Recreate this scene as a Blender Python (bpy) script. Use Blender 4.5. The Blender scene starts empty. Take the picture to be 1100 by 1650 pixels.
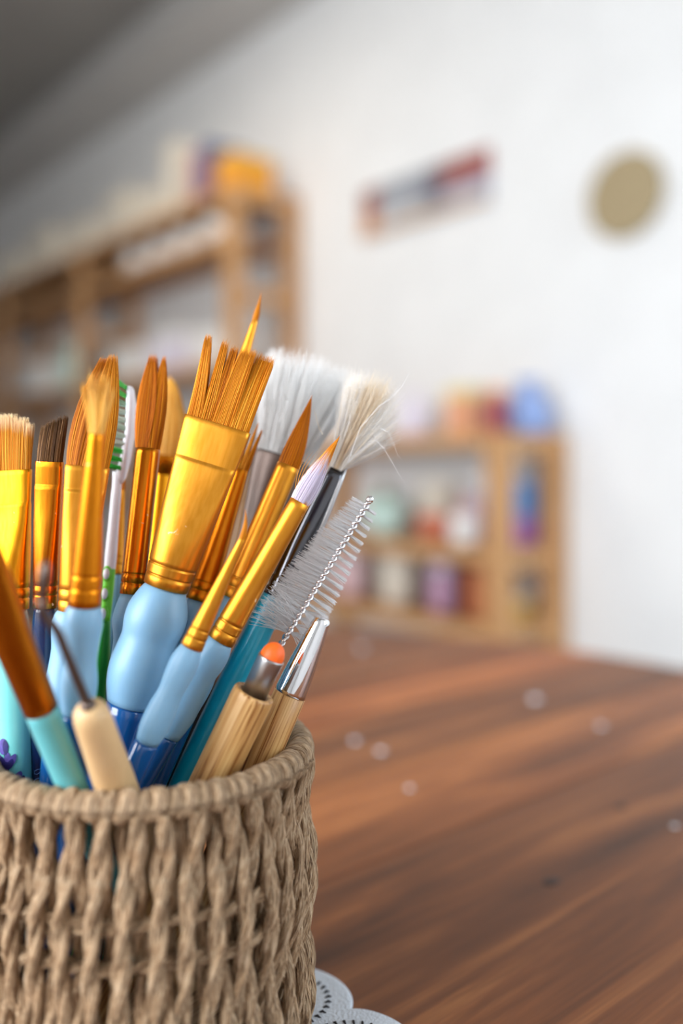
import bpy, math, random
import numpy as np
from mathutils import Vector, Matrix

random.seed(7)
RNG = np.random.default_rng(11)
SC = bpy.context.scene
COL = SC.collection
PI = math.pi

# ------------------------------------------------------------------ camera
F = 1467.0            # focal length in pixels of the 1100x1650 frame
CZ = 0.945            # eye height
HY = 750.0            # horizon row
cam_d = bpy.data.cameras.new('camera')
cam = bpy.data.objects.new('camera', cam_d)
COL.objects.link(cam)
cam.location = (0, 0, CZ)
cam.rotation_euler = (PI / 2, 0, 0)
cam_d.sensor_width = 36.0
cam_d.sensor_fit = 'AUTO'
cam_d.lens = F / 1650.0 * 36.0
cam_d.shift_y = -(825.0 - HY) / 1650.0
cam_d.clip_start = 0.01
cam_d.dof.use_dof = True
cam_d.dof.focus_distance = 0.303
cam_d.dof.aperture_fstop = 2.7
SC.camera = cam

# ------------------------------------------------------------------ world, lights, exposure
UX, UY = 0.62676, -0.77921     # direction along the back wall (towards the right)
NX, NY = 0.77921, 0.62676      # direction towards the back wall
ROOM = math.atan2(UY, UX)


def RW(u, n, z=0.0):
    return Vector((u * UX + n * NX, u * UY + n * NY, z))


world = bpy.data.worlds.new('daylight')
SC.world = world
world.use_nodes = True
wbg = world.node_tree.nodes['Background']
wbg.inputs[0].default_value = (0.80, 0.90, 1.0, 1)
wbg.inputs[1].default_value = 1.0


def area(name, loc, target, sx, sy, power, col):
    d = bpy.data.lights.new(name, 'AREA')
    d.shape = 'RECTANGLE'
    d.size, d.size_y = sx, sy
    d.energy = power
    d.color = col
    o = bpy.data.objects.new(name, d)
    COL.objects.link(o)
    o.location = loc
    o.rotation_euler = (Vector(target) - Vector(loc)).to_track_quat('-Z', 'Y').to_euler()
    return o


# daylight entering the two windows of the room (side window and the one behind the camera)
area('daylight_side_window', RW(1.48, 1.5, 1.5), RW(-3, 1.5, 1.5), 1.4, 1.3, 36, (0.74, 0.87, 1.0))
area('daylight_rear_window', RW(-0.7, -1.48, 1.58), RW(-0.7, 3, 1.58), 2.0, 1.4, 112, (0.93, 0.96, 1.0))
# ceiling lamp of the room, above and to the left, outside the frame
area('ceiling_lamp_light', RW(-3.2, 0.9, 2.98), RW(-3.2, 0.9, 0), 0.6, 0.6, 25, (1.0, 0.93, 0.84))

SC.cycles.max_bounces = 24
SC.cycles.diffuse_bounces = 16
SC.cycles.transmission_bounces = 16
vs = SC.view_settings
vs.view_transform = 'Standard'
vs.look = 'None'
vs.exposure = 0.06
vs.gamma = 1.0
vs.use_curve_mapping = False

# ------------------------------------------------------------------ helpers


def P(px, py, Y):
    """point at depth Y seen at pixel px,py"""
    return Vector(((px - 550.0) / F * Y, Y, CZ - (py - HY) / F * Y))


def PW(px, py, n0):
    """(u, n, z) of the point on the plane n = n0 of the room seen at a pixel"""
    rx = (px - 550.0) / F
    Z = n0 / (NY + NX * rx)
    return (Z * (UX * rx + UY), n0, CZ - (py - HY) / F * Z)


def srgb(r, g, b):
    def f(c):
        c /= 255.0
        return c / 12.92 if c <= 0.04045 else ((c + 0.055) / 1.055) ** 2.4
    return (f(r), f(g), f(b), 1.0)


def new_mat(name):
    m = bpy.data.materials.new(name)
    m.use_nodes = True
    nt = m.node_tree
    b = nt.nodes['Principled BSDF']
    return m, nt, b


def node(nt, kind, **kw):
    n = nt.nodes.new(kind)
    for k, v in kw.items():
        if k.startswith('i_'):
            n.inputs[k[2:].replace('_', ' ')].default_value = v
        else:
            setattr(n, k, v)
    return n


def ramp(nt, fac, stops):
    r = nt.nodes.new('ShaderNodeValToRGB')
    els = r.color_ramp.elements
    while len(els) < len(stops):
        els.new(0.5)
    for e, (p, c) in zip(els, stops):
        e.position = p
        e.color = c
    nt.links.new(fac, r.inputs[0])
    return r


def coords(nt, out='Object', scale=(1, 1, 1)):
    tc = nt.nodes.new('ShaderNodeTexCoord')
    mp = nt.nodes.new('ShaderNodeMapping')
    mp.inputs['Scale'].default_value = scale
    nt.links.new(tc.outputs[out], mp.inputs[0])
    return mp.outputs[0]


def noise(nt, vec, scale, detail=3.0, rough=0.5, dist=0.0):
    n = nt.nodes.new('ShaderNodeTexNoise')
    n.inputs['Scale'].default_value = scale
    n.inputs['Detail'].default_value = detail
    n.inputs['Roughness'].default_value = rough
    n.inputs['Distortion'].default_value = dist
    nt.links.new(vec, n.inputs['Vector'])
    return n.outputs['Fac']


def mixc(nt, fac, a, b):
    m = nt.nodes.new('ShaderNodeMix')
    m.data_type = 'RGBA'
    for v, k in ((fac, 0), (a, 6), (b, 7)):
        if hasattr(v, 'is_linked'):
            nt.links.new(v, m.inputs[k])
        else:
            m.inputs[k].default_value = v
    return m.outputs[2]


def bump(nt, b, h, strength=0.3, dist=0.001):
    bp = nt.nodes.new('ShaderNodeBump')
    bp.inputs['Strength'].default_value = strength
    bp.inputs['Distance'].default_value = dist
    nt.links.new(h, bp.inputs['Height'])
    nt.links.new(bp.outputs[0], b.inputs['Normal'])


def simple(name, col, rough=0.5, metal=0.0, var=0.12, nscale=40.0, sss=0.0, coat=0.0, bmp=0.0):
    """plain coloured surface with a little uneven tone"""
    m, nt, b = new_mat(name)
    v = coords(nt)
    f = noise(nt, v, nscale, 4)
    dark = tuple(c * (1 - var) for c in col[:3]) + (1,)
    lite = tuple(min(1, c * (1 + var)) for c in col[:3]) + (1,)
    r = ramp(nt, f, [(0.3, dark), (0.7, lite)])
    nt.links.new(r.outputs[0], b.inputs['Base Color'])
    b.inputs['Roughness'].default_value = rough
    b.inputs['Metallic'].default_value = metal
    if sss:
        b.inputs['Subsurface Weight'].default_value = sss
        b.inputs['Subsurface Radius'].default_value = (0.6, 0.9, 1.0)
        b.inputs['Subsurface Scale'].default_value = 0.004
    if coat:
        b.inputs['Coat Weight'].default_value = coat
        b.inputs['Coat Roughness'].default_value = 0.06
    if bmp:
        bump(nt, b, f, bmp, 0.002)
    return m


def gold(name, c0, c1, rough=0.3, speck=0.66):
    """anodised ferrule metal with dried paint specks"""
    m, nt, b = new_mat(name)
    v = coords(nt)
    f = noise(nt, coords(nt, scale=(1, 1, 0.15)), 900, 2)
    r = ramp(nt, f, [(0.3, c0), (0.7, c1)])
    s = noise(nt, v, 330, 5, 0.65, 0.4)
    s2 = noise(nt, v, 70, 2)
    ma = node(nt, 'ShaderNodeMath', operation='ADD')
    nt.links.new(s, ma.inputs[0])
    mm = node(nt, 'ShaderNodeMath', operation='MULTIPLY')
    nt.links.new(s2, mm.inputs[0])
    mm.inputs[1].default_value = 0.35
    nt.links.new(mm.outputs[0], ma.inputs[1])
    sp = ramp(nt, ma.outputs[0], [(speck + 0.175, (0, 0, 0, 1)), (speck + 0.215, (1, 1, 1, 1))])
    c = mixc(nt, sp.outputs[0], r.outputs[0], srgb(235, 205, 165))
    nt.links.new(c, b.inputs['Base Color'])
    inv = node(nt, 'ShaderNodeMath', operation='SUBTRACT')
    inv.inputs[0].default_value = 1.0
    nt.links.new(sp.outputs[0], inv.inputs[1])
    nt.links.new(inv.outputs[0], b.inputs['Metallic'])
    rr = node(nt, 'ShaderNodeMapRange')
    rr.inputs['To Min'].default_value = rough
    rr.inputs['To Max'].default_value = 0.7
    nt.links.new(sp.outputs[0], rr.inputs[0])
    nt.links.new(rr.outputs[0], b.inputs['Roughness'])
    bump(nt, b, f, 0.05, 0.0003)
    return m


def hair_mat(name, stops_tone, tip=None, tip_pos=(0.7, 0.95), rough=0.42, paint=None, transl=0.0, clear=0.0):
    """fibres: UV.x is the tone of a fibre, UV.y runs from root to tip"""
    m, nt, b = new_mat(name)
    uv = nt.nodes.new('ShaderNodeUVMap')
    sep = nt.nodes.new('ShaderNodeSeparateXYZ')
    nt.links.new(uv.outputs[0], sep.inputs[0])
    r = ramp(nt, sep.outputs[0], stops_tone)
    c = r.outputs[0]
    if tip:
        t = ramp(nt, sep.outputs[1], [(tip_pos[0], (0, 0, 0, 1)), (tip_pos[1], (1, 1, 1, 1))])
        c = mixc(nt, t.outputs[0], c, tip)
    if paint:
        n = noise(nt, coords(nt, scale=(1, 1, 0.22)), 260, 3, 0.6)
        add = node(nt, 'ShaderNodeMath', operation='MULTIPLY_ADD')
        nt.links.new(n, add.inputs[0])
        add.inputs[1].default_value = 0.45
        nt.links.new(sep.outputs[1], add.inputs[2])
        t = ramp(nt, add.outputs[0], [(0.20, (0, 0, 0, 1)), (0.27, (1, 1, 1, 1)), (0.86, (1, 1, 1, 1)), (1.0, (0, 0, 0, 1))])
        c = mixc(nt, t.outputs[0], c, paint)
    nt.links.new(c, b.inputs['Base Color'])
    b.inputs['Roughness'].default_value = rough
    b.inputs['Specular IOR Level'].default_value = 0.1
    if transl:
        tr = nt.nodes.new('ShaderNodeBsdfTranslucent')
        nt.links.new(c, tr.inputs[0])
        mx = nt.nodes.new('ShaderNodeMixShader')
        mx.inputs[0].default_value = transl
        nt.links.new(b.outputs[0], mx.inputs[1])
        nt.links.new(tr.outputs[0], mx.inputs[2])
        sh = mx.outputs[0]
        if clear:
            tp = nt.nodes.new('ShaderNodeBsdfTransparent')
            m2 = nt.nodes.new('ShaderNodeMixShader')
            m2.inputs[0].default_value = clear
            nt.links.new(sh, m2.inputs[1])
            nt.links.new(tp.outputs[0], m2.inputs[2])
            sh = m2.outputs[0]
        nt.links.new(sh, nt.nodes['Material Output'].inputs[0])
    return m


def make_mesh(name, verts, faces, mat, smooth=True, uvs=None):
    me = bpy.data.meshes.new(name)
    me.from_pydata([tuple(v) for v in verts], [], faces)
    me.validate(clean_customdata=False)
    if smooth:
        me.polygons.foreach_set('use_smooth', [True] * len(me.polygons))
    if uvs is not None:
        lay = me.uv_layers.new(name='UVMap')
        vi = np.empty(len(me.loops), dtype=np.int32)
        me.loops.foreach_get('vertex_index', vi)
        lay.data.foreach_set('uv', np.asarray(uvs, dtype=np.float32)[vi].ravel())
    if mat is not None:
        me.materials.append(mat)
    me.update()
    return me


def link(name, me, parent=None, kind=None, label=None):
    o = bpy.data.objects.new(name, me)
    COL.objects.link(o)
    if parent is not None:
        o.parent = parent
    if kind:
        o['kind'] = kind
    if label:
        o['label'] = label
    return o


def empty(name, label, cat, loc, rot=None, group=None):
    o = bpy.data.objects.new(name, None)
    o.empty_display_size = 0.02
    COL.objects.link(o)
    o.location = loc
    if rot is not None:
        if isinstance(rot, Matrix):
            o.rotation_euler = rot.to_euler()
        else:
            o.rotation_euler = (0, 0, rot)
    o['label'] = label
    o['category'] = cat
    if group:
        o['group'] = group
    return o


def tag(o, label, cat, group=None):
    o['label'] = label
    o['category'] = cat
    if group:
        o['group'] = group
    return o


def loft(rings, sides=28, cap0=True, cap1=True):
    """rings: (z, rx, ry[, power[, ox, oy]]) stacked along local z"""
    V, Fc, UV = [], [], []
    for i, r in enumerate(rings):
        z, rx, ry = r[0], r[1], r[2]
        p = r[3] if len(r) > 3 else 2.0
        ox = r[4] if len(r) > 4 else 0.0
        oy = r[5] if len(r) > 5 else 0.0
        for k in range(sides):
            a = 2 * PI * k / sides
            c, s = math.cos(a), math.sin(a)
            x = math.copysign(abs(c) ** (2 / p), c) * rx
            y = math.copysign(abs(s) ** (2 / p), s) * ry
            V.append((x + ox, y + oy, z))
            UV.append((k / sides, i / max(1, len(rings) - 1)))
    n = len(rings)
    for i in range(n - 1):
        for k in range(sides):
            k2 = (k + 1) % sides
            Fc.append((i * sides + k, i * sides + k2, (i + 1) * sides + k2, (i + 1) * sides + k))
    if cap0:
        Fc.append(tuple(reversed(range(sides))))
    if cap1:
        Fc.append(tuple(range((n - 1) * sides, n * sides)))
    return V, Fc, UV


def sweep(path, radii, sides=10, closed=False, flat=1.0, ridges=None):
    """tube along a list of points; radii a number or list"""
    n = len(path)
    path = [Vector(p) for p in path]
    if not hasattr(radii, '__len__'):
        radii = [radii] * n
    V, Fc, UV = [], [], []
    t0 = (path[1] - path[0]).normalized()
    ref = Vector((0, 0, 1)) if abs(t0.z) < 0.9 else Vector((1, 0, 0))
    nrm = t0.cross(ref).normalized()
    acc = 0.0
    for i in range(n):
        if closed:
            t = (path[(i + 1) % n] - path[i - 1]).normalized()
        else:
            t = (path[min(n - 1, i + 1)] - path[max(0, i - 1)]).normalized()
        nrm = (nrm - t * nrm.dot(t)).normalized()
        bi = t.cross(nrm)
        if i:
            acc += (path[i] - path[i - 1]).length
        for k in range(sides):
            a = 2 * PI * k / sides
            r = radii[i]
            if ridges:
                r *= 1 + ridges(a, i)
            V.append(path[i] + nrm * math.cos(a) * r + bi * math.sin(a) * r * flat)
            UV.append((k / sides, acc * 100))
    m = n if closed else n - 1
    for i in range(m):
        j = (i + 1) % n
        for k in range(sides):
            k2 = (k + 1) % sides
            Fc.append((i * sides + k, i * sides + k2, j * sides + k2, j * sides + k))
    if not closed:
        Fc.append(tuple(reversed(range(sides))))
        Fc.append(tuple(range((n - 1) * sides, n * sides)))
    return V, Fc, UV


def join_geo(parts):
    V, Fc, UV = [], [], []
    for v, f, u in parts:
        o = len(V)
        V += list(v)
        Fc += [tuple(i + o for i in q) for q in f]
        UV += list(u)
    return V, Fc, UV


def geo_obj(name, geo, mat, parent=None, kind=None, label=None, smooth=True):
    return link(name, make_mesh(name, geo[0], geo[1], mat, smooth, geo[2]), parent, kind, label)


def box(x0, x1, y0, y1, z0, z1, bev=0.0):
    """box with chamfered edges (24 verts)"""
    V, Fc = [], []
    b = min(bev, (x1 - x0) / 2.01, (y1 - y0) / 2.01, (z1 - z0) / 2.01)
    if b <= 0:
        V = [(x, y, z) for z in (z0, z1) for y in (y0, y1) for x in (x0, x1)]
        Fc = [(0, 2, 3, 1), (4, 5, 7, 6), (0, 1, 5, 4), (2, 6, 7, 3), (0, 4, 6, 2), (1, 3, 7, 5)]
        return V, Fc, [(v[0], v[2]) for v in V]
    idx = {}
    for sx in (0, 1):
        for sy in (0, 1):
            for sz in (0, 1):
                for ax in range(3):
                    x = (x0, x1)[sx] + (0 if ax == 0 else (b if sx == 0 else -b))
                    y = (y0, y1)[sy] + (0 if ax == 1 else (b if sy == 0 else -b))
                    z = (z0, z1)[sz] + (0 if ax == 2 else (b if sz == 0 else -b))
                    idx[(sx, sy, sz, ax)] = len(V)
                    V.append((x, y, z))
    c = [(0, 0), (1, 0), (1, 1), (0, 1)]
    for ax in range(3):
        for s in (0, 1):
            q = []
            for a, d in c:
                k = [0, 0, 0]
                k[ax] = s
                k[(ax + 1) % 3] = a
                k[(ax + 2) % 3] = d
                q.append(idx[(k[0], k[1], k[2], ax)])
            Fc.append(tuple(q) if s else tuple(reversed(q)))
    for ax in range(3):
        a1, a2 = (ax + 1) % 3, (ax + 2) % 3
        for s1 in (0, 1):
            for s2 in (0, 1):
                q = []
                for s, face in ((0, a1), (1, a1), (1, a2), (0, a2)):
                    k = [0, 0, 0]
                    k[ax], k[a1], k[a2] = s, s1, s2
                    q.append(idx[(k[0], k[1], k[2], face)])
                Fc.append(tuple(q) if (s1 == s2) else tuple(reversed(q)))
    for sx in (0, 1):
        for sy in (0, 1):
            for sz in (0, 1):
                q = [idx[(sx, sy, sz, a)] for a in range(3)]
                Fc.append(tuple(q) if (sx + sy + sz) % 2 else tuple(reversed(q)))
    return V, Fc, [(v[0], v[2]) for v in V]


def fibres(name, pts, rad, tone, mat, parent, taper=None, label=None):
    """pts (n,k,3) -> one mesh of three-sided tapered fibres"""
    pts = np.asarray(pts, dtype=np.float64)
    n, k, _ = pts.shape
    rad = np.broadcast_to(np.asarray(rad, dtype=np.float64), (n,))
    tone = np.asarray(tone, dtype=np.float64)
    s = np.linspace(0, 1, k)
    if taper is None:
        taper = np.clip(1.05 - s ** 3, 0.15, 1)
    d = pts[:, -1] - pts[:, 0]
    d /= np.linalg.norm(d, axis=1, keepdims=True) + 1e-12
    ref = np.where(np.abs(d[:, 2:3]) < 0.9, np.array([[0, 0, 1.0]]), np.array([[1.0, 0, 0]]))
    a = np.cross(d, ref)
    a /= np.linalg.norm(a, axis=1, keepdims=True) + 1e-12
    bb = np.cross(d, a)
    V = np.empty((n, k, 3, 3))
    for j in range(3):
        an = 2 * PI * j / 3
        off = a * math.cos(an) + bb * math.sin(an)
        V[:, :, j, :] = pts + off[:, None, :] * (rad[:, None] * taper[None, :])[:, :, None]
    V = V.reshape(-1, 3)
    base = (np.arange(n) * k * 3)[:, None, None]
    ii = (np.arange(k - 1) * 3)[None, :, None]
    q = []
    for j in range(3):
        j2 = (j + 1) % 3
        quad = np.array([j, j2, 3 + j2, 3 + j])[None, None, :]
        q.append((base + ii + quad).reshape(-1, 4))
    Q = np.concatenate(q)
    me = bpy.data.meshes.new(name)
    me.vertices.add(len(V))
    me.vertices.foreach_set('co', V.ravel())
    me.loops.add(Q.size)
    me.loops.foreach_set('vertex_index', Q.ravel().astype(np.int32))
    me.polygons.add(len(Q))
    me.polygons.foreach_set('loop_start', np.arange(0, Q.size, 4, dtype=np.int32))
    me.polygons.foreach_set('loop_total', np.full(len(Q), 4, dtype=np.int32))
    me.polygons.foreach_set('use_smooth', np.ones(len(Q), dtype=bool))
    uvv = np.stack([np.repeat(tone, k * 3), np.tile(np.repeat(s, 3), n)], axis=1).astype(np.float32)
    lay = me.uv_layers.new(name='UVMap')
    lay.data.foreach_set('uv', uvv[Q.ravel()].ravel())
    me.materials.append(mat)
    me.update(calc_edges=True)
    return link(name, me, parent, 'stuff', label)


# ------------------------------------------------------------------ materials of the setting
def wall_mat():
    m, nt, b = new_mat('white_plaster')
    v = coords(nt)
    f = noise(nt, v, 5, 5)
    r = ramp(nt, f, [(0.3, (0.80, 0.80, 0.79, 1)), (0.7, (0.85, 0.85, 0.84, 1))])
    nt.links.new(r.outputs[0], b.inputs['Base Color'])
    b.inputs['Roughness'].default_value = 0.85
    bump(nt, b, noise(nt, v, 160, 3), 0.15, 0.002)
    return m


def wood_mat(name, c_dark, c_mid, c_lite, scale=1.0, axis=0, rough=0.45, coat=0.0, tint=False, spec=0.5):
    m, nt, b = new_mat(name)
    sc = [14, 14, 14]
    sc[axis] = 0.9
    v = coords(nt, scale=tuple(s * scale for s in sc))
    f = noise(nt, v, 1.6, 6, 0.6, 1.2)
    sc2 = [120, 120, 120]
    sc2[axis] = 3
    f2 = noise(nt, coords(nt, scale=tuple(s * scale for s in sc2)), 1.5, 4, 0.65)
    r = ramp(nt, f, [(0.28, c_dark), (0.5, c_mid), (0.72, c_lite)])
    r2 = ramp(nt, f2, [(0.3, (0.62, 0.60, 0.58, 1)), (0.62, (1, 1, 1, 1))])
    mx = nt.nodes.new('ShaderNodeMix')
    mx.data_type = 'RGBA'
    mx.blend_type = 'MULTIPLY'
    mx.inputs[0].default_value = 0.75
    nt.links.new(r.outputs[0], mx.inputs[6])
    nt.links.new(r2.outputs[0], mx.inputs[7])
    c = mx.outputs[2]
    if tint:
        oi = nt.nodes.new('ShaderNodeObjectInfo')
        m3 = nt.nodes.new('ShaderNodeMix')
        m3.data_type = 'RGBA'
        m3.blend_type = 'MULTIPLY'
        m3.inputs[0].default_value = 1.0
        nt.links.new(c, m3.inputs[6])
        nt.links.new(oi.outputs['Color'], m3.inputs[7])
        c = m3.outputs[2]
    nt.links.new(c, b.inputs['Base Color'])
    b.inputs['Roughness'].default_value = rough
    if coat:
        b.inputs['Coat Weight'].default_value = coat
        b.inputs['Coat Roughness'].default_value = 0.3
    b.inputs['Specular IOR Level'].default_value = spec
    bump(nt, b, f2, 0.15, 0.0006)
    return m


M_wall = wall_mat()
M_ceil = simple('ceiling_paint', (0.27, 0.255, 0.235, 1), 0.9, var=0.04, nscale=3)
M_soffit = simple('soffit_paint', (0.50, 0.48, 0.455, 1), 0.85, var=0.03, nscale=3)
M_floor = simple('pale_grey_floor', srgb(168, 170, 174), 0.5, var=0.05, nscale=4)
M_frame = simple('window_paint', (0.8, 0.8, 0.8, 1), 0.4)
M_pine = wood_mat('shelf_pine', srgb(184, 132, 82), srgb(206, 156, 104), srgb(220, 174, 126), 1.0, 2, 0.55)
M_board = wood_mat('shelf_board', srgb(142, 94, 52), srgb(166, 114, 66), srgb(186, 134, 82), 1.0, 0, 0.55)


# ------------------------------------------------------------------ room shell
def room_box(name, u0, u1, n0, n1, z0, z1, mat, parent=None):
    o = geo_obj(name, box(u0, u1, n0, n1, z0, z1), mat, parent, smooth=False)
    if parent is None:
        o.rotation_euler = (0, 0, ROOM)
        o['kind'] = 'structure'
    return o


WN, CEIL = 2.40, 3.16
room_box('floor', -8.6, 1.52, -1.5, 2.5, -0.1, 0.0, M_floor)
room_box('wall_back', -8.6, 1.52, WN, WN + 0.12, 0.0, CEIL, M_wall)
room_box('wall_left', -8.72, -8.6, -1.5, WN, 0.0, CEIL, M_wall)
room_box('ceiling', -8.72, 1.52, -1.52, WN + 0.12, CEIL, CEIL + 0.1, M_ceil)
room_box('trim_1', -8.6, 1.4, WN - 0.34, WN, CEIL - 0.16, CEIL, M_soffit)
room_box('baseboard_back', -8.6, 1.4, WN - 0.018, WN, 0.0, 0.09, M_frame)


def windowed_wall(name, along, u0, u1, fixed0, fixed1, w0, w1, z0, z1):
    """wall with one opening; along 'u' or 'n'"""
    def bx(a0, a1, b0, b1, zz0, zz1):
        return box(a0, a1, b0, b1, zz0, zz1) if along == 'u' else box(b0, b1, a0, a1, zz0, zz1)
    g = join_geo([bx(u0, w0, fixed0, fixed1, 0, CEIL), bx(w1, u1, fixed0, fixed1, 0, CEIL),
                  bx(w0, w1, fixed0, fixed1, 0, z0), bx(w0, w1, fixed0, fixed1, z1, CEIL)])
    o = geo_obj(name, g, M_wall, smooth=False)
    o.rotation_euler = (0, 0, ROOM)
    o['kind'] = 'structure'
    return o


windowed_wall('wall_right', 'n', -1.5, WN, 1.4, 1.52, 0.8, 2.2, 0.85, 2.15)
windowed_wall('wall_front', 'u', -8.6, 1.52, -1.52, -1.4, -1.7, 0.3, 0.88, 2.28)


def window(name, along, w0, w1, z0, z1, fixed):
    t = 0.05
    pos = (w0 + w1) / 2
    o = empty(name, 'white framed window letting daylight into the room', 'window', RW(0, 0, 0), ROOM)
    del o['category']
    o['kind'] = 'structure'

    def bar(nm, a0, a1, zz0, zz1):
        g = box(a0, a1, fixed, fixed + t, zz0, zz1, 0.004) if along == 'u' else box(fixed, fixed + t, a0, a1, zz0, zz1, 0.004)
        geo_obj(nm, g, M_frame, o, smooth=False)
    bar('frame_stile', w0, w0 + t, z0, z1)
    bar('frame_stile', w1 - t, w1, z0, z1)
    bar('frame_rail', w0 + t, w1 - t, z0, z0 + t)
    bar('frame_rail', w0 + t, w1 - t, z1 - t, z1)
    bar('mullion', pos - t / 2, pos + t / 2, z0 + t, z1 - t)
    return o


window('window_1', 'n', 0.8, 2.2, 0.85, 2.15, 1.42)
window('window_2', 'u', -1.7, 0.3, 0.88, 2.28, -1.47)
# ------------------------------------------------------------------ shelving units
def room_thing(name, label, cat, u, n, z, group=None, rz=0.0):
    return empty(name, label, cat, RW(u, n, z), ROOM + rz, group)


def shelving(label, u_right, u_left, n0, n1, height, posts, boards, rails):
    """open pine unit: origin at the floor below its right front corner"""
    t = room_thing('shelving_unit', label, 'shelf', u_right, n0, 0)
    D, W = n1 - n0, u_right - u_left
    pw, pd = 0.075, 0.06
    for p in posts:
        x = p - u_right
        for y0 in (0.0, D - pd):
            geo_obj('post', box(x - pw, x, y0, y0 + pd, 0, height, 0.004), M_pine, t, smooth=False)
        for z in rails:
            geo_obj('end_rail', box(x - pw * 0.75, x - pw * 0.25, pd, D - pd, z - 0.03, z + 0.03, 0.003), M_pine, t, smooth=False)
    for i, z in enumerate(boards):
        ps = sorted(posts, reverse=True)
        for a, b in zip(ps[:-1], ps[1:]):
            geo_obj('shelf_board', box(b - u_right + 0.001, a - u_right - pw - 0.001, 0.012, D - 0.012, z - 0.03, z, 0.003), M_board, t, smooth=False)
            geo_obj('front_rail', box(b - u_right + 0.001, a - u_right - pw - 0.001, -0.006, 0.0115, z - 0.045, z, 0.002), M_pine, t, smooth=False)
    return t


LU = -3.25
shelving('tall pine shelving unit along the white wall, behind the brushes', LU, -8.0, 2.03, 2.385, 2.13,
         [LU, -4.82, -6.12, -7.5], [2.13, 1.93, 1.39, 0.85, 0.25], [2.095, 1.67, 1.28, 0.8, 0.3])
RU = -1.81
shelving('low pine shelving unit under the wall picture, right of the brushes', RU, -2.95, 2.07, 2.385, 1.045,
         [RU, -2.88], [1.045, 0.69, 0.455, 0.12], [1.01, 0.655, 0.43, 0.1])


# ------------------------------------------------------------------ things on the shelves
def lathe_item(name, label, cat, u, n, z, prof, mat, lid=None, lid_mat=None, group=None, power=2.0, sy=1.0):
    t = room_thing(name, label, cat, u, n, z, group)
    geo_obj('body', loft([(h, r, r * sy, power) for h, r in prof], 24), mat, t)
    if lid:
        geo_obj('lid', loft([(h, r, r * sy, power) for h, r in lid], 24), lid_mat, t)
    return t


def box_item(name, label, cat, u, n, z, w, d, h, mat, lid_mat=None, rz=0.0, group=None):
    t = room_thing(name, label, cat, u, n, z, group, rz)
    geo_obj('body', box(-w / 2, w / 2, -d / 2, d / 2, 0, h * (0.78 if lid_mat else 1), 0.004), mat, t, smooth=False)
    if lid_mat:
        geo_obj('lid', box(-w / 2 - 0.003, w / 2 + 0.003, -d / 2 - 0.003, d / 2 + 0.003, h * 0.78 + 0.0002, h, 0.004), lid_mat, t, smooth=False)
    return t


def bag_item(name, label, cat, u, n, z, w, d, h, mat, tie_mat, seed=0):
    """soft filled bag with a gathered neck"""
    rn = random.Random(seed)
    t = room_thing(name, label, cat, u, n, z)
    prof = [(0.0, 0.80), (0.05, 0.95), (0.25, 1.0), (0.5, 0.96), (0.7, 0.78), (0.8, 0.45), (0.84, 0.34), (0.9, 0.5), (1.0, 0.62)]
    V, Fc, UV = loft([(a * h, r * w / 2, r * d / 2, 2.5) for a, r in prof], 28)
    ph = [rn.uniform(0, 6.28) for _ in range(4)]
    V = [(x * (1 + 0.05 * math.sin(5 * math.atan2(y, x) + ph[0] + 30 * zz) + 0.03 * math.sin(9 * math.atan2(y, x) + ph[1])),
          y * (1 + 0.05 * math.sin(6 * math.atan2(y, x) + ph[2])), zz) for x, y, zz in V]
    geo_obj('bag', (V, Fc, UV), mat, t)
    geo_obj('tie', loft([(h * 0.815, w * 0.185, d * 0.185), (h * 0.84, w * 0.20, d * 0.20), (h * 0.865, w * 0.185, d * 0.185)], 20), tie_mat, t)
    return t


def uz(px, n):
    return PW(px, 700, n)[0]


c_cream = simple('cream_paint', srgb(232, 222, 204), 0.6)
c_white = simple('white_glaze', srgb(242, 240, 236), 0.4)
c_peach = simple('peach_card', srgb(235, 170, 130), 0.6)
c_orange = simple('orange_cloth', srgb(236, 158, 40), 0.7)
c_purple = simple('purple_card', srgb(128, 104, 140), 0.6)
c_navy = simple('slate_blue_card', srgb(84, 92, 130), 0.6)
c_rose = simple('rose_card', srgb(196, 130, 130), 0.6)
c_blue = simple('blue_film', srgb(140, 165, 215), 0.4)
c_sky = simple('sky_blue_card', srgb(80, 150, 215), 0.5)
c_mag = simple('magenta_card', srgb(176, 110, 190), 0.5)
c_red = simple('dark_red_glaze', srgb(150, 60, 70), 0.4)
c_lime = simple('lime_leaf', srgb(170, 205, 95), 0.5)
c_green = simple('green_leaf', srgb(62, 92, 40), 0.5)
c_mint = simple('mint_glaze', srgb(205, 232, 222), 0.35)
c_terra = simple('terracotta', srgb(214, 120, 88), 0.6)
c_pink = simple('pink_glaze', srgb(240, 205, 208), 0.4)
c_mauve = simple('mauve_glaze', srgb(205, 160, 190), 0.4)
c_plum = simple('plum_cloth', srgb(90, 50, 60), 0.7)
c_rust = simple('rust_card', srgb(190, 110, 70), 0.6)
c_yellow = simple('yellow_card', srgb(225, 180, 80), 0.6)
c_lilac = simple('lilac_paper', srgb(228, 222, 236), 0.7)
c_grey = simple('grey_card', srgb(150, 150, 156), 0.6)

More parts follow.
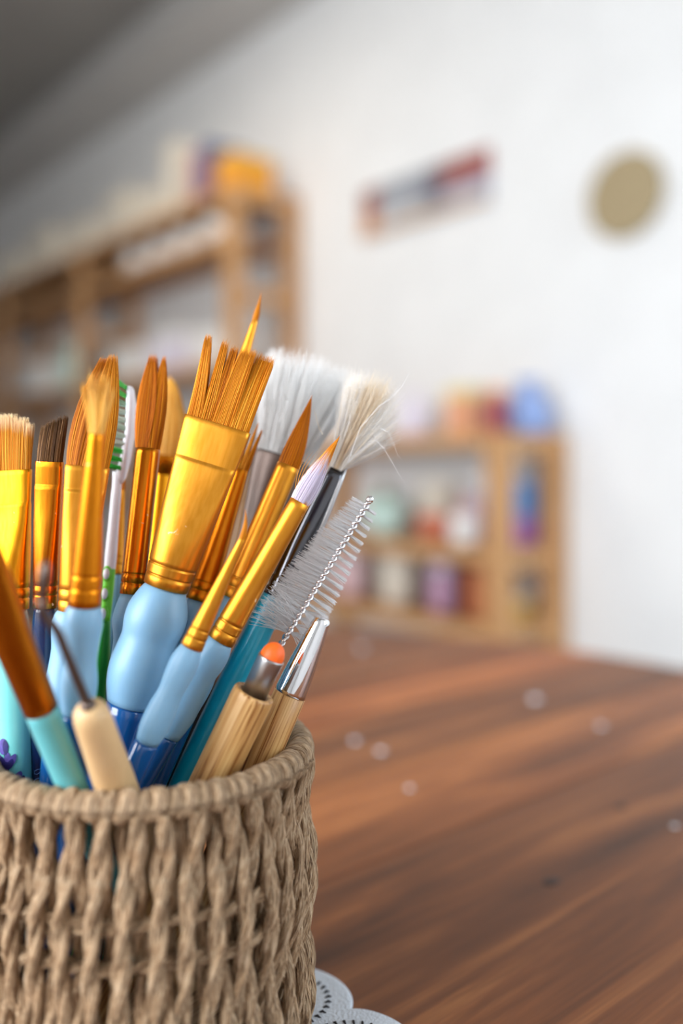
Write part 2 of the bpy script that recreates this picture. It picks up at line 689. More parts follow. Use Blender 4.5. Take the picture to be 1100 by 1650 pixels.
# top of the low unit
z1 = 1.0455
bag_item('paper_bag', 'lilac white paper bag on top of the low shelving unit', 'bag', uz(668, 2.2), 2.2, z1, 0.12, 0.10, 0.15, c_lilac, c_pink, 3)
box_item('card_box', 'peach box with cream lid on top of the low shelving unit', 'box', uz(752, 2.2), 2.2, z1, 0.10, 0.10, 0.155, c_peach, simple('straw_lid', srgb(232, 214, 150), 0.6))
lathe_item('storage_jar', 'small dark red jar on the low unit, beside the blue bag', 'jar', uz(799, 2.14), 2.14, z1,
           [(0, 0.030), (0.01, 0.034), (0.10, 0.034), (0.115, 0.028)], c_red, [(0.1152, 0.030), (0.135, 0.030), (0.14, 0.026)], c_peach)
bag_item('plastic_bag', 'pale blue bag on the right end of the low shelving unit', 'bag', uz(850, 2.27), 2.27, z1, 0.14, 0.12, 0.17, c_blue, c_navy, 5)
# middle tier
z2 = 0.6905
t = lathe_item('flower_pot', 'mint glazed pot with lime leaves on the middle shelf', 'plant pot', uz(622, 2.2), 2.2, z2,
               [(0, 0.05), (0.01, 0.056), (0.05, 0.07), (0.10, 0.078), (0.13, 0.08), (0.13, 0.072), (0.11, 0.068)], c_mint)
rn = random.Random(4)
for k in range(22):
    a = rn.uniform(0, 6.28)
    ln = rn.uniform(0.07, 0.13)
    el = rn.uniform(0.5, 1.4)
    w = rn.uniform(0.012, 0.02)
    dv = Vector((math.cos(a) * math.cos(el), math.sin(a) * math.cos(el), math.sin(el)))
    sd = dv.cross(Vector((0, 0, 1))).normalized()
    pts, fc = [], []
    for i in range(6):
        s = i / 5
        c = Vector((0, 0, 0.115)) + dv * ln * s + Vector((0, 0, -0.05 * s * s))
        ww = w * math.sin(PI * (0.1 + 0.88 * s))
        pts += [c - sd * ww, c + Vector((0, 0, -0.004)), c + sd * ww]
        if i:
            b0 = (i - 1) * 3
            fc += [(b0, b0 + 1, b0 + 4, b0 + 3), (b0 + 1, b0 + 2, b0 + 5, b0 + 4)]
    right = dv.x > 0.25
    geo_obj('leaf', (pts, fc, [(0, 0)] * len(pts)), c_green if right else c_lime, t)
box_item('card_box', 'cream box standing behind the terracotta bowl on the middle shelf', 'box', uz(706, 2.29), 2.29, z2, 0.12, 0.07, 0.20, c_cream)
lathe_item('clay_bowl', 'terracotta coloured bowl on the middle shelf', 'bowl', uz(702, 2.17), 2.17, z2,
           [(0, 0.035), (0.01, 0.04), (0.05, 0.062), (0.085, 0.070), (0.085, 0.064), (0.05, 0.052)], c_terra)
lathe_item('plant_pot', 'round white pot at the front of the middle shelf by the post', 'pot', uz(748, 2.13), 2.13, z2,
           [(0, 0.03), (0.01, 0.042), (0.04, 0.047), (0.07, 0.046), (0.095, 0.040), (0.095, 0.034), (0.06, 0.04)], c_white)
box_item('card_box', 'magenta box under the blue box at the shelf end', 'box', -1.956, 2.265, z2, 0.12, 0.12, 0.085, c_mag)
box_item('card_box', 'bright blue box stacked on the magenta box', 'box', -1.956, 2.265, z2 + 0.0855, 0.12, 0.12, 0.12, c_sky)
box_item('card_box', 'small pink box beside the stacked blue box', 'box', -2.10, 2.26, z2, 0.07, 0.07, 0.15, c_pink)
# lower tier
z3 = 0.4555
lathe_item('storage_jar', 'pale pink jar on the lower shelf, nearest the bottle brush', 'jar', uz(566, 2.2), 2.2, z3,
           [(0, 0.05), (0.01, 0.058), (0.13, 0.058), (0.15, 0.045)], c_pink, [(0.1502, 0.048), (0.17, 0.048), (0.175, 0.042)], c_white)
lathe_item('storage_jar', 'tall cream jar with lid on the lower shelf', 'jar', uz(640, 2.2), 2.2, z3,
           [(0, 0.055), (0.01, 0.062), (0.16, 0.062), (0.175, 0.05)], c_cream, [(0.1752, 0.053), (0.195, 0.053), (0.2, 0.047)], c_white)
lathe_item('storage_jar', 'mauve jar on the lower shelf, right of the cream jar', 'jar', uz(716, 2.2), 2.2, z3,
           [(0, 0.046), (0.01, 0.052), (0.12, 0.052), (0.135, 0.04)], c_mauve, [(0.1352, 0.043), (0.16, 0.043), (0.165, 0.037)], c_lilac)
box_item('book', 'thin plum coloured book standing on the lower shelf', 'book', uz(752, 2.22), 2.22, z3, 0.025, 0.14, 0.17, c_plum)
box_item('card_box', 'rust brown box on the lower shelf beside the post', 'box', uz(781, 2.22), 2.22, z3, 0.07, 0.12, 0.16, c_rust)
box_item('card_box', 'yellow box at the right end of the lower shelf', 'box', -1.93, 2.25, z3, 0.08, 0.10, 0.075, c_yellow, c_cream)

# tall unit: top board, 1.93 board, 1.39 board
zt = 2.1305
box_item('fabric_basket', 'orange fabric box on top of the tall shelving unit', 'box', -3.36, 2.16, zt, 0.16, 0.20, 0.15, c_orange, c_yellow)
for w, hgt, du, m, nm in ((0.045, 0.25, 0.0, c_navy, 'slate blue'), (0.05, 0.24, 0.05, c_purple, 'purple'), (0.05, 0.23, 0.103, c_rose, 'rose pink')):
    box_item('folder', nm + ' folder standing left of the orange box on the tall unit', 'folder', -3.52 - du, 2.17, zt, w, 0.22, hgt, m)
for k, (u, w, h, nm) in enumerate(((-3.86, 0.12, 0.34, 'tall cream storage box on the tall unit, next to the folders'),
                                  (-4.10, 0.22, 0.17, 'wide cream storage box on the tall unit, behind the upright brush tip'),
                                  (-4.45, 0.28, 0.24, 'big cream storage box on the tall unit near its second post'),
                                  (-5.0, 0.30, 0.20, 'cream storage box on the tall unit just left of its second post'),
                                  (-5.55, 0.34, 0.26, 'cream storage box on the far part of the tall unit'),
                                  (-6.2, 0.36, 0.22, 'farthest cream storage box on the tall unit'))):
    box_item('storage_box', nm, 'box', u, 2.2, zt, w, 0.26, h, c_cream, c_cream, group='cream boxes on the tall unit')
for k, u in enumerate((-3.52, -3.78, -4.04, -4.32)):
    t = room_thing('paper_roll', 'white paper roll on the upper board of the tall unit, %s from its right end' % ('first', 'second', 'third', 'fourth')[k], 'paper roll', u, 2.2, 1.9305, 'white paper rolls')
    V, Fc, UV = loft([(-0.13, 0.045, 0.045), (-0.125, 0.06, 0.06), (0.125, 0.06, 0.06), (0.13, 0.045, 0.045)], 22)
    geo_obj('roll', ([(x, -z, y + 0.0605) for x, y, z in V], Fc, UV), c_white, t)
    V, Fc, UV = loft([(0.1301, 0.02, 0.02), (0.133, 0.02, 0.02)], 16)
    geo_obj('core', ([(x, -z, y + 0.0605) for x, y, z in V], Fc, UV), c_cream, t)
for u, w, h, m, nm in ((-3.55, 0.26, 0.16, c_white, 'white box on the middle board of the tall unit, right end'),
                       (-3.95, 0.30, 0.20, c_lilac, 'pale lilac box on the middle board of the tall unit'),
                       (-4.4, 0.30, 0.17, c_white, 'white box on the middle board near the second post')):
    box_item('storage_box', nm, 'box', u, 2.2, 1.3905, w, 0.24, h, m, c_white)
lathe_item('ceramic_vase', 'white vase on the middle board left of the second post', 'vase', -5.25, 2.18, 1.3905,
           [(0, 0.07), (0.02, 0.085), (0.12, 0.10), (0.2, 0.08), (0.25, 0.05), (0.28, 0.06), (0.28, 0.052), (0.25, 0.042)], c_mint)
box_item('storage_box', 'white box on the middle board farthest left', 'box', -5.7, 2.2, 1.3905, 0.3, 0.24, 0.2, c_white, c_white)
lathe_item('ceramic_vase', 'white vase on the lower board of the tall unit', 'vase', -5.2, 2.18, 0.8505,
           [(0, 0.07), (0.02, 0.085), (0.12, 0.10), (0.2, 0.08), (0.25, 0.05), (0.28, 0.06), (0.28, 0.052), (0.25, 0.042)], c_white)
box_item('storage_box', 'grey box on the lower board of the tall unit', 'box', -4.0, 2.2, 0.8505, 0.4, 0.24, 0.22, c_grey, c_white)


# ------------------------------------------------------------------ things on the wall
def picture_print():
    m, nt, b = new_mat('panorama_print')
    tc = nt.nodes.new('ShaderNodeTexCoord')
    mp = nt.nodes.new('ShaderNodeMapping')
    nt.links.new(tc.outputs['Object'], mp.inputs[0])
    sep = nt.nodes.new('ShaderNodeSeparateXYZ')
    nt.links.new(mp.outputs[0], sep.inputs[0])
    mr = node(nt, 'ShaderNodeMapRange')
    mr.inputs['From Min'].default_value = -0.34
    mr.inputs['From Max'].default_value = 0.34
    nt.links.new(sep.outputs[0], mr.inputs[0])
    top = ramp(nt, mr.outputs[0], [(0.0, srgb(135, 62, 44)), (0.13, srgb(150, 72, 56)), (0.18, srgb(160, 165, 172)), (0.5, srgb(150, 154, 165)),
                                   (0.6, srgb(90, 90, 105)), (0.72, srgb(150, 60, 45)), (0.95, srgb(160, 66, 50))])
    low = ramp(nt, mr.outputs[0], [(0.0, srgb(208, 140, 82)), (0.12, srgb(205, 130, 84)), (0.18, srgb(200, 202, 206)), (0.5, srgb(188, 186, 186)),
                                   (0.62, srgb(120, 122, 136)), (0.75, srgb(200, 196, 206)), (1.0, srgb(175, 178, 194))])
    mz = node(nt, 'ShaderNodeMapRange')
    mz.inputs['From Min'].default_value = 0.07
    mz.inputs['From Max'].default_value = 0.12
    nt.links.new(sep.outputs[2], mz.inputs[0])
    f = noise(nt, mp.outputs[0], 28, 3)
    c = mixc(nt, mz.outputs[0], low.outputs[0], top.outputs[0])
    d = ramp(nt, f, [(0.35, (0.55, 0.55, 0.55, 1)), (0.6, (1, 1, 1, 1))])
    mx = nt.nodes.new('ShaderNodeMix')
    mx.data_type = 'RGBA'
    mx.blend_type = 'MULTIPLY'
    mx.inputs[0].default_value = 0.8
    nt.links.new(c, mx.inputs[6])
    nt.links.new(d.outputs[0], mx.inputs[7])
    nt.links.new(mx.outputs[2], b.inputs['Base Color'])
    b.inputs['Roughness'].default_value = 0.6
    return m


t = room_thing('wall_picture', 'long narrow red and grey panorama picture on the white wall', 'picture', -2.49, WN - 0.0005, 1.868)
geo_obj('print_panel', box(-0.34, 0.34, -0.020, 0.0, 0.0, 0.187, 0.002), picture_print(), t, smooth=False)
geo_obj('ledge', box(-0.345, 0.345, -0.034, -0.0205, -0.004, 0.016, 0.002), simple('picture_ledge', srgb(214, 178, 140), 0.6), t, smooth=False)

u, n, z = PW(1003, 313, WN - 0.03)
t = room_thing('wall_disc', 'round beige disc hanging on the white wall at the right', 'wall decoration', u, WN - 0.0005, z)
c_beige = simple('beige_straw', srgb(164, 146, 112), 0.75, var=0.05, nscale=60)
V, Fc, UV = loft([(0.012, 0.118, 0.118), (0.013, 0.127, 0.127), (0.017, 0.130, 0.130), (0.024, 0.130, 0.130), (0.027, 0.127, 0.127), (0.0275, 0.122, 0.122)], 64)
geo_obj('disc', ([(x, -zz, y) for x, y, zz in V], Fc, UV), c_beige, t)
V, Fc, UV = loft([(0.0, 0.03, 0.03), (0.0119, 0.03, 0.03)], 24)
geo_obj('wall_mount', ([(x, -zz, y) for x, y, zz in V], Fc, UV), c_beige, t)

# ------------------------------------------------------------------ round table of planks
TZ = 0.75
TC = Vector((-0.2, 0.447, 0))
TR = 0.68
GR = math.radians(42)
M_table = wood_mat('walnut_planks', srgb(66, 36, 17), srgb(126, 74, 38), srgb(184, 120, 68), 1.5, 0, 0.45, 0.0, tint=True, spec=0.28)
table = empty('round_table', 'round reddish brown plank table carrying the woven brush pot', 'table', (TC.x, TC.y, 0), GR)
off0 = Vector((-math.sin(GR), math.cos(GR), 0)).dot(TC)
edges = [0.3225 + 0.0923 * k - off0 for k in range(-12, 13) if k != -1]
tints = [(0.95, 0.9, 0.85), (1.05, 1.0, 0.95), (0.88, 0.82, 0.8), (0.92, 0.84, 0.80), (1.25, 1.2, 1.15), (1.3, 1.12, 1.0), (1.1, 1.05, 1.0)]


special = {10: (0.88, 0.85, 0.82), 11: (1.3, 1.24, 1.16), 12: (1.0, 0.98, 0.96), 13: (1.4, 1.22, 1.1), 14: (1.15, 1.1, 1.05)}


def plank(v0, v1, k):
    v0, v1 = max(v0, -TR + 0.002), min(v1, TR - 0.002)
    if v1 - v0 < 0.01:
        return
    pts = []
    for i in range(13):
        v = v0 + (v1 - v0) * i / 12
        pts.append((math.sqrt(max(0, TR * TR - v * v)), v))
    for i in range(13):
        v = v1 + (v0 - v1) * i / 12
        pts.append((-math.sqrt(max(0, TR * TR - v * v)), v))
    c = np.mean(np.array(pts), axis=0)
    m = len(pts)
    V = []
    vm = (v0 + v1) / 2
    for z, ins in ((TZ - 0.03, 0.0), (TZ - 0.0012, 0.0), (TZ - 0.0003, 0.0006), (TZ, 0.0010)):
        for x, y in pts:
            yy = y - math.copysign(ins, y - vm) if abs(y - vm) > ins else y
            xx = x - math.copysign(ins, x)
            V.append((xx, yy, z))
    Fc = [tuple(reversed(range(m)))]
    for r in range(3):
        for i in range(m):
            j = (i + 1) % m
            Fc.append((r * m + i, r * m + j, (r + 1) * m + j, (r + 1) * m + i))
    Fc.append(tuple(range(3 * m, 4 * m)))
    o = geo_obj('plank', (V, Fc, [(0, 0)] * len(V)), M_table, table, smooth=False)
    t3 = special.get(k, tints[k % len(tints)])
    o.color = (t3[0], t3[1], t3[2], 1)


for k in range(len(edges) - 1):
    plank(edges[k] + 0.0006, edges[k + 1] - 0.0006, k)
geo_obj('apron', loft([(TZ - 0.10, 0.50, 0.50), (TZ - 0.0305, 0.52, 0.52)], 48), M_table, table)
for a in (45, 135, 225, 315):
    x, y = 0.4 * math.cos(math.radians(a)), 0.4 * math.sin(math.radians(a))
    geo_obj('leg', loft([(0.0, 0.022, 0.022, 3, x * 1.1, y * 1.1), (TZ - 0.1, 0.035, 0.035, 3, x, y)], 20), M_table, table)

# crumbs on the table
M_crumb = simple('white_crumb', srgb(196, 196, 200), 0.6)
for k, (px, py, r, lab) in enumerate(((583, 1047, 0.0042, 'white crumb on the table just right of the chrome tip'),
                                  (862, 1129, 0.0045, 'largest white crumb on the far half of the table'),
                                  (572, 1196, 0.0030, 'left one of two white crumbs close together beside the pot rim'),
                                  (614, 1213, 0.0030, 'right one of two white crumbs close together beside the pot rim'),
                                  (660, 1272, 0.0022, 'faint small crumb on the pale plank'),
                                  (968, 1172, 0.0030, 'faint crumb near the right side of the table'),
                                  (1087, 1333, 0.0018, 'small crumb at the right edge of the picture'))):
    Yd = (CZ - TZ) * F / (py - HY)
    p = P(px, py, Yd)
    rn = random.Random(k)
    V, Fc, UV = loft([(0.0, r * 0.8, r * 0.7), (r * 0.25, r, r * 0.85), (r * 0.6, r * 0.8, r * 0.7), (r * 0.75, r * 0.3, r * 0.3)], 10)
    V = [(x * rn.uniform(0.8, 1.2), y * rn.uniform(0.8, 1.2), z) for x, y, z in V]
    o = geo_obj('crumb', (V, Fc, UV), M_crumb)
    o.location = (p.x, p.y, TZ + 0.0002)
    tag(o, lab, 'crumb', 'crumbs on the table')
for px, py, r, lab in ((888, 1420, 0.0035, 'dark round knot in the near plank of the table'), (1000, 1300, 0.003, 'faint dark knot in the plank at the right')):
    Yd = (CZ - TZ) * F / (py - HY)
    p = P(px, py, Yd)
    V, Fc, UV = loft([(0.0, r * 1.6, r), (0.0002, r * 1.4, r * 0.85)], 16)
    loc = Matrix.Rotation(-GR, 4, 'Z') @ (p - TC)
    o = geo_obj('knot', (V, Fc, UV), simple('knot_dark', srgb(52, 32, 24), 0.6), table, label=lab)
    o.location = (loc.x, loc.y, TZ + 0.00005)

# ------------------------------------------------------------------ scalloped fabric coaster under the pot
BC = Vector((-0.0660, 0.311, 0))      # axis of the woven pot
CC = Vector((-0.044, 0.285, TZ + 0.0003))
M_felt = simple('white_felt', srgb(204, 210, 218), 0.9, var=0.06, nscale=900, bmp=0.5)
M_thread = simple('black_thread', srgb(40, 36, 38), 0.8)
coaster = empty('coaster', 'white scalloped felt coaster with black stitching under the woven pot', 'coaster', CC)
NL = 8


def lobe_r(a, k=1.0):
    x = (a - math.radians(39)) / (2 * PI / NL)
    x -= math.floor(x)
    return (0.0600 + 0.0125 * (math.sin(PI * x)) ** 0.62) * k


V, Fc = [], []
NS = 320
for z, ins in ((0, 0.0006), (0.0006, 0.0), (0.0016, 0.0), (0.0021, 0.0008), (0.0022, 0.003)):
    for i in range(NS):
        a = 2 * PI * i / NS
        r = lobe_r(a) - ins
        V.append((r * math.cos(a), r * math.sin(a), z))
for r0 in range(4):
    for i in range(NS):
        j = (i + 1) % NS
        Fc.append((r0 * NS + i, r0 * NS + j, (r0 + 1) * NS + j, (r0 + 1) * NS + i))
Fc.append(tuple(reversed(range(NS))))
Fc.append(tuple(range(4 * NS, 5 * NS)))
geo_obj('felt', (V, Fc, [(0, 0)] * len(V)), M_felt, coaster)
st_parts = []
for L in range(NL):
    ac = math.radians(39) + (L + 0.5) * 2 * PI / NL
    cc = Vector((0.049 * math.cos(ac), 0.049 * math.sin(ac), 0.0023))
    for k in range(23):
        b = ac + math.radians(-125 + 250 * k / 22)
        d = Vector((math.cos(b), math.sin(b), 0))
        p = cc + d * 0.0148
        q = p + d * 0.0022 + Vector((-d.y, d.x, 0)) * 0.0006
        if p.length < lobe_r(math.atan2(p.y, p.x)) - 0.004:
            st_parts.append(sweep([p - Vector((0, 0, 0.0004)), (p + q) / 2 + Vector((0, 0, 0.0004)), q - Vector((0, 0, 0.0004))], 0.00042, 6))
geo_obj('stitching', join_geo(st_parts), M_thread, coaster, kind='stuff')
# ------------------------------------------------------------------ woven pot of twisted paper cord
BZ = TZ + 0.0028
RIM = 0.848


def paper_mat():
    m, nt, b = new_mat('paper_cord')
    uv = nt.nodes.new('ShaderNodeUVMap')
    mp = nt.nodes.new('ShaderNodeMapping')
    mp.inputs['Scale'].default_value = (9, 1.0, 1)
    nt.links.new(uv.outputs[0], mp.inputs[0])
    f = noise(nt, mp.outputs[0], 2.2, 5, 0.65, 0.6)
    v = coords(nt)
    f2 = noise(nt, v, 130, 4)
    r = ramp(nt, f, [(0.38, srgb(96, 66, 40)), (0.49, srgb(190, 154, 116)), (0.64, srgb(232, 206, 172))])  # crease shade put into the colour, darkest where the bump is lowest
    r2 = ramp(nt, f2, [(0.3, (0.80, 0.78, 0.75, 1)), (0.6, (1, 1, 1, 1))])
    mx = nt.nodes.new('ShaderNodeMix')
    mx.data_type = 'RGBA'
    mx.blend_type = 'MULTIPLY'
    mx.inputs[0].default_value = 1.0
    nt.links.new(r.outputs[0], mx.inputs[6])
    nt.links.new(r2.outputs[0], mx.inputs[7])
    nt.links.new(mx.outputs[2], b.inputs['Base Color'])
    b.inputs['Roughness'].default_value = 0.62
    b.inputs['Specular IOR Level'].default_value = 0.35
    bump(nt, b, f, 1.0, 0.0014)
    return m


M_paper = paper_mat()
pot = empty('woven_pot', 'round pot woven of twisted natural paper cord, full of brushes', 'pot', (BC.x, BC.y, BZ))
H = RIM - BZ


def ply_path(center, rad_a, pitch, phase, n):
    """center(s) -> (point, e1, e2) ; returns helix points"""
    out = []
    for i in range(n):
        s = i / (n - 1)
        c, e1, e2, ln = center(s)
        ph = phase + 2 * PI * ln / pitch
        out.append(c + e1 * math.cos(ph) * rad_a + e2 * math.sin(ph) * rad_a)
    return out


def cord_geo(center, seed, n=70, a=0.00112, r=0.00176, pitch=0.032):
    rn = random.Random(seed)
    parts = []
    ph0 = rn.uniform(0, 2 * PI)
    for k in range(2):
        path = ply_path(center, a, pitch, ph0 + k * PI, n)
        p1, p2, p3 = (rn.uniform(0, 6.28) for _ in range(3))
        rad = [r * (1 + 0.08 * math.sin(i * 0.33 + p1) + rn.uniform(-0.03, 0.03)) for i in range(n)]

        def rid(ang, i, p1=p1, p2=p2, p3=p3):
            w = ang - i * 0.12
            return 0.11 * math.sin(3 * w + p1) - 0.13 * abs(math.sin(2.5 * w + p2 + i * 0.04)) + 0.05 * math.sin(8 * w + p3 - 0.06 * i)
        parts.append(sweep(path, rad, 18, ridges=rid))
    return join_geo(parts)


def wall_r(z):
    """gently bulging wall"""
    s = z / H
    return 0.0515 + 0.0012 * math.sin(PI * min(1, max(0, s)))


def warp_center(front_mid, seed):
    rn = random.Random(seed)
    wob = [rn.uniform(-0.0009, 0.0009) for _ in range(3)]

    def f(s):
        z = 0.001 + s * (H - 0.003)
        wave = math.cos(2 * PI * (z - 0.0555) / 0.084)       # +1 at the weavers
        sgn = 1 if front_mid else -1
        r = wall_r(z) + sgn * 0.0029 * wave
        y = wob[0] * math.sin(5 * s) + wob[1] * math.sin(9 * s + 1) + (0.0022 * (s - 0.5) if front_mid else -0.0018 * (s - 0.5))
        return Vector((r, y, z)), Vector((1, 0, 0)), Vector((0, 1, 0)), z
    return f


NW = 38
meshA = [make_mesh('cord', *(lambda g: (g[0], g[1], M_paper, True, g[2]))(cord_geo(warp_center(True, i), 100 + i))) for i in range(7)]
meshB = [make_mesh('cord', *(lambda g: (g[0], g[1], M_paper, True, g[2]))(cord_geo(warp_center(False, 50 + i), 200 + i))) for i in range(7)]
order = random.Random(5)
for i in range(NW):
    for half, ms in ((0, meshA), (0.5, meshB)):
        o = link('cord', ms[order.randrange(7)], pot)
        o.rotation_euler = (0, 0, 2 * PI * (i + half + order.uniform(-0.10, 0.10)) / NW)


def ring_center(r, z):
    def f(s):
        a = 2 * PI * s
        c = Vector((r * math.cos(a), r * math.sin(a), z + 0.0006 * math.sin(9 * a)))
        return c, Vector((math.cos(a), math.sin(a), 0)), Vector((0, 0, 1)), a * r
    return f


for k, z in enumerate((0.0615, 0.0495)):
    g = cord_geo(ring_center(wall_r(z), z), 300 + k, 420, 0.0010, 0.0016, 2 * PI * wall_r(z) / 21)
    geo_obj('weaver_cord', g, M_paper, pot)
for k, z in enumerate((0.0125, 0.004)):
    g = cord_geo(ring_center(wall_r(z) - 0.001, z), 310 + k, 300, 0.0014, 0.0019, 2 * PI * wall_r(z) / 21)
    geo_obj('weaver_cord', g, M_paper, pot)

# rim: core and alternating wide and narrow wraps
RR = 0.052
geo_obj('rim_core', sweep([(RR * math.cos(2 * PI * i / 64), RR * math.sin(2 * PI * i / 64), H) for i in range(64)], 0.0036, 12, closed=True), M_paper, pot)


def wrap_geo(width, r0, bulge, skew, seed):
    rn = random.Random(seed)
    V, Fc, UV = [], [], []
    nu, nv = 14, 28
    ph = [rn.uniform(0, 6.28) for _ in range(4)]
    for i in range(nu):
        x = -1 + 2 * i / (nu - 1)
        for j in range(nv):
            b = 2 * PI * j / nv
            r = r0 + bulge * (1 - x * x) - 0.0005 * (abs(x) ** 6)
            r *= 1 + 0.05 * math.sin(2 * b + ph[0] + 2 * x) + 0.03 * math.sin(5 * x + ph[1] + 2 * b) - 0.05 * abs(math.sin(3.5 * x + ph[2] + 0.8 * b))
            th = (x * width / 2 + skew * math.sin(b + 0.4)) / RR
            rr = RR + r * math.cos(b)
            V.append((rr * math.cos(th), rr * math.sin(th), H + r * math.sin(b)))
            UV.append((i / nu, j / nv * 2.5))
    for i in range(nu - 1):
        for j in range(nv):
            j2 = (j + 1) % nv
            Fc.append((i * nv + j, i * nv + j2, (i + 1) * nv + j2, (i + 1) * nv + j))
    return V, Fc, UV


wide = [make_mesh('rim_wrap', *(lambda g: (g[0], g[1], M_paper, True, g[2]))(wrap_geo(0.0062, 0.0038 + 0.0001 * (i % 5), 0.0011, 0.0006 + 0.0004 * (i % 3), 400 + i))) for i in range(9)]
narrow = [make_mesh('rim_wrap', *(lambda g: (g[0], g[1], M_paper, True, g[2]))(wrap_geo(0.0040, 0.0039 + 0.00014 * (i % 4), 0.0007, 0.0008 + 0.0005 * (i % 3), 450 + i))) for i in range(9)]
for i in range(NW):
    for half, ms in ((0, wide), (0.5, narrow)):
        o = link('rim_wrap', ms[order.randrange(9)], pot)
        o.rotation_euler = (0, 0, 2 * PI * (i + half + order.uniform(-0.05, 0.05)) / NW)
geo_obj('base', loft([(0.0, 0.049, 0.049), (0.0006, 0.0505, 0.0505), (0.0024, 0.0505, 0.0505), (0.003, 0.049, 0.049)], 48), M_paper, pot)
FLOOR = BZ + 0.0034


# ------------------------------------------------------------------ materials of the brushes
M_gold = gold('gold_ferrule', srgb(210, 138, 40), srgb(222, 152, 54), 0.40, 0.69)
M_goldb = gold('bright_gold_ferrule', srgb(214, 140, 22), srgb(226, 154, 34), 0.34, 0.70)
M_copper = gold('copper_ferrule', srgb(180, 100, 18), srgb(196, 116, 26), 0.26, 0.70)
M_bronze = gold('bronze_ferrule', srgb(194, 112, 18), srgb(208, 126, 28), 0.36, 0.70)
M_brown = gold('brown_ferrule', srgb(152, 82, 14), srgb(166, 94, 20), 0.38, 0.72)
M_chrome = simple('chrome', (0.86, 0.86, 0.88, 1), 0.06, 1.0, var=0.01)
M_smoke = simple('smoked_steel', (0.15, 0.115, 0.10, 1), 0.45, 1.0, var=0.05)
M_nickel = simple('black_nickel', (0.10, 0.10, 0.11, 1), 0.10, 1.0, var=0.02)
M_steel = simple('brushed_steel', (0.48, 0.47, 0.47, 1), 0.34, 1.0, var=0.05)
M_gel = simple('light_blue_gel', srgb(128, 170, 198), 0.42, var=0.03, nscale=60, sss=0.45)
M_acryl = simple('blue_acrylic', srgb(14, 78, 138), 0.18, var=0.05, nscale=120, coat=0.6)
M_navyh = simple('navy_lacquer', srgb(6, 30, 70), 0.25, var=0.3, nscale=160, coat=0.5)
M_mint = simple('mint_lacquer', srgb(120, 206, 204), 0.22, var=0.03, coat=0.5)
M_teal = simple('teal_lacquer', srgb(98, 180, 186), 0.3, var=0.04, coat=0.3)
M_turq = simple('turquoise_plastic', srgb(0, 164, 196), 0.3, var=0.04, coat=0.3)
M_rubber = simple('orange_silicone', srgb(255, 104, 22), 0.5, var=0.04, sss=0.2)
M_tbwhite = simple('toothbrush_white', srgb(232, 230, 236), 0.3, var=0.02)
M_tbgreen = simple('toothbrush_green', srgb(20, 140, 28), 0.35, var=0.05)
M_tblime = simple('toothbrush_lime', srgb(110, 205, 50), 0.35, var=0.05)
M_black = simple('black_lacquer', srgb(26, 22, 24), 0.2, coat=0.5)
M_violet = simple('violet_print', srgb(86, 76, 150), 0.35, var=0.2, nscale=700)
M_indigo = simple('indigo_print', srgb(40, 36, 100), 0.35, var=0.2, nscale=700)
M_stem = simple('dark_green_print', srgb(14, 66, 64), 0.35)
M_letter = simple('pale_blue_print', srgb(64, 98, 150), 0.4)


def bamboo():
    m, nt, b = new_mat('bamboo')
    f = noise(nt, coords(nt, scale=(1, 1, 0.02)), 1150, 3, 0.6)
    f2 = noise(nt, coords(nt, scale=(1, 1, 0.05)), 220, 3, 0.5)
    r = ramp(nt, f, [(0.38, srgb(132, 78, 30)), (0.46, srgb(196, 146, 86)), (0.6, srgb(216, 174, 114)), (0.75, srgb(230, 196, 142))])
    r2 = ramp(nt, f2, [(0.35, (0.80, 0.72, 0.62, 1)), (0.6, (1, 1, 1, 1))])
    mx = nt.nodes.new('ShaderNodeMix')
    mx.data_type = 'RGBA'
    mx.blend_type = 'MULTIPLY'
    mx.inputs[0].default_value = 1.0
    nt.links.new(r.outputs[0], mx.inputs[6])
    nt.links.new(r2.outputs[0], mx.inputs[7])
    nt.links.new(mx.outputs[2], b.inputs['Base Color'])
    b.inputs['Roughness'].default_value = 0.42
    bump(nt, b, f, 0.15, 0.0003)
    return m


M_bamboo = bamboo()
M_beech = simple('beech_handle', srgb(208, 172, 124), 0.5, var=0.06, nscale=60)

H_amber = hair_mat('amber_bristle', [(0.0, srgb(164, 88, 4)), (0.5, srgb(208, 124, 14)), (1.0, srgb(238, 172, 56))])
H_sable = hair_mat('sable_bristle', [(0.0, srgb(150, 74, 0)), (0.5, srgb(196, 106, 4)), (1.0, srgb(224, 144, 22))])
H_dark = hair_mat('dark_bristle', [(0.0, srgb(62, 38, 16)), (0.5, srgb(108, 74, 42)), (1.0, srgb(156, 118, 76))])
H_cream = hair_mat('cream_tipped_bristle', [(0.0, srgb(200, 118, 20)), (0.5, srgb(228, 152, 48)), (1.0, srgb(244, 184, 86))], srgb(252, 226, 180), (0.72, 1.0))
H_painted = hair_mat('paint_coated_bristle', [(0.0, srgb(190, 104, 16)), (0.5, srgb(226, 142, 36)), (1.0, srgb(244, 178, 70))], paint=srgb(214, 204, 222), rough=0.5)
H_white = hair_mat('white_goat_hair', [(0.0, srgb(250, 248, 245)), (0.3, srgb(254, 254, 253)), (1.0, srgb(255, 255, 255))], rough=0.7, transl=0.6)
H_ivory = hair_mat('ivory_goat_hair', [(0.0, srgb(250, 236, 212)), (0.4, srgb(254, 246, 232)), (0.75, srgb(255, 253, 250)), (1.0, srgb(252, 253, 255))], rough=0.7, transl=0.6)
H_soft = hair_mat('soft_orange_hair', [(0.0, srgb(208, 144, 50)), (0.5, srgb(232, 172, 78)), (1.0, srgb(246, 200, 116))], rough=0.6)
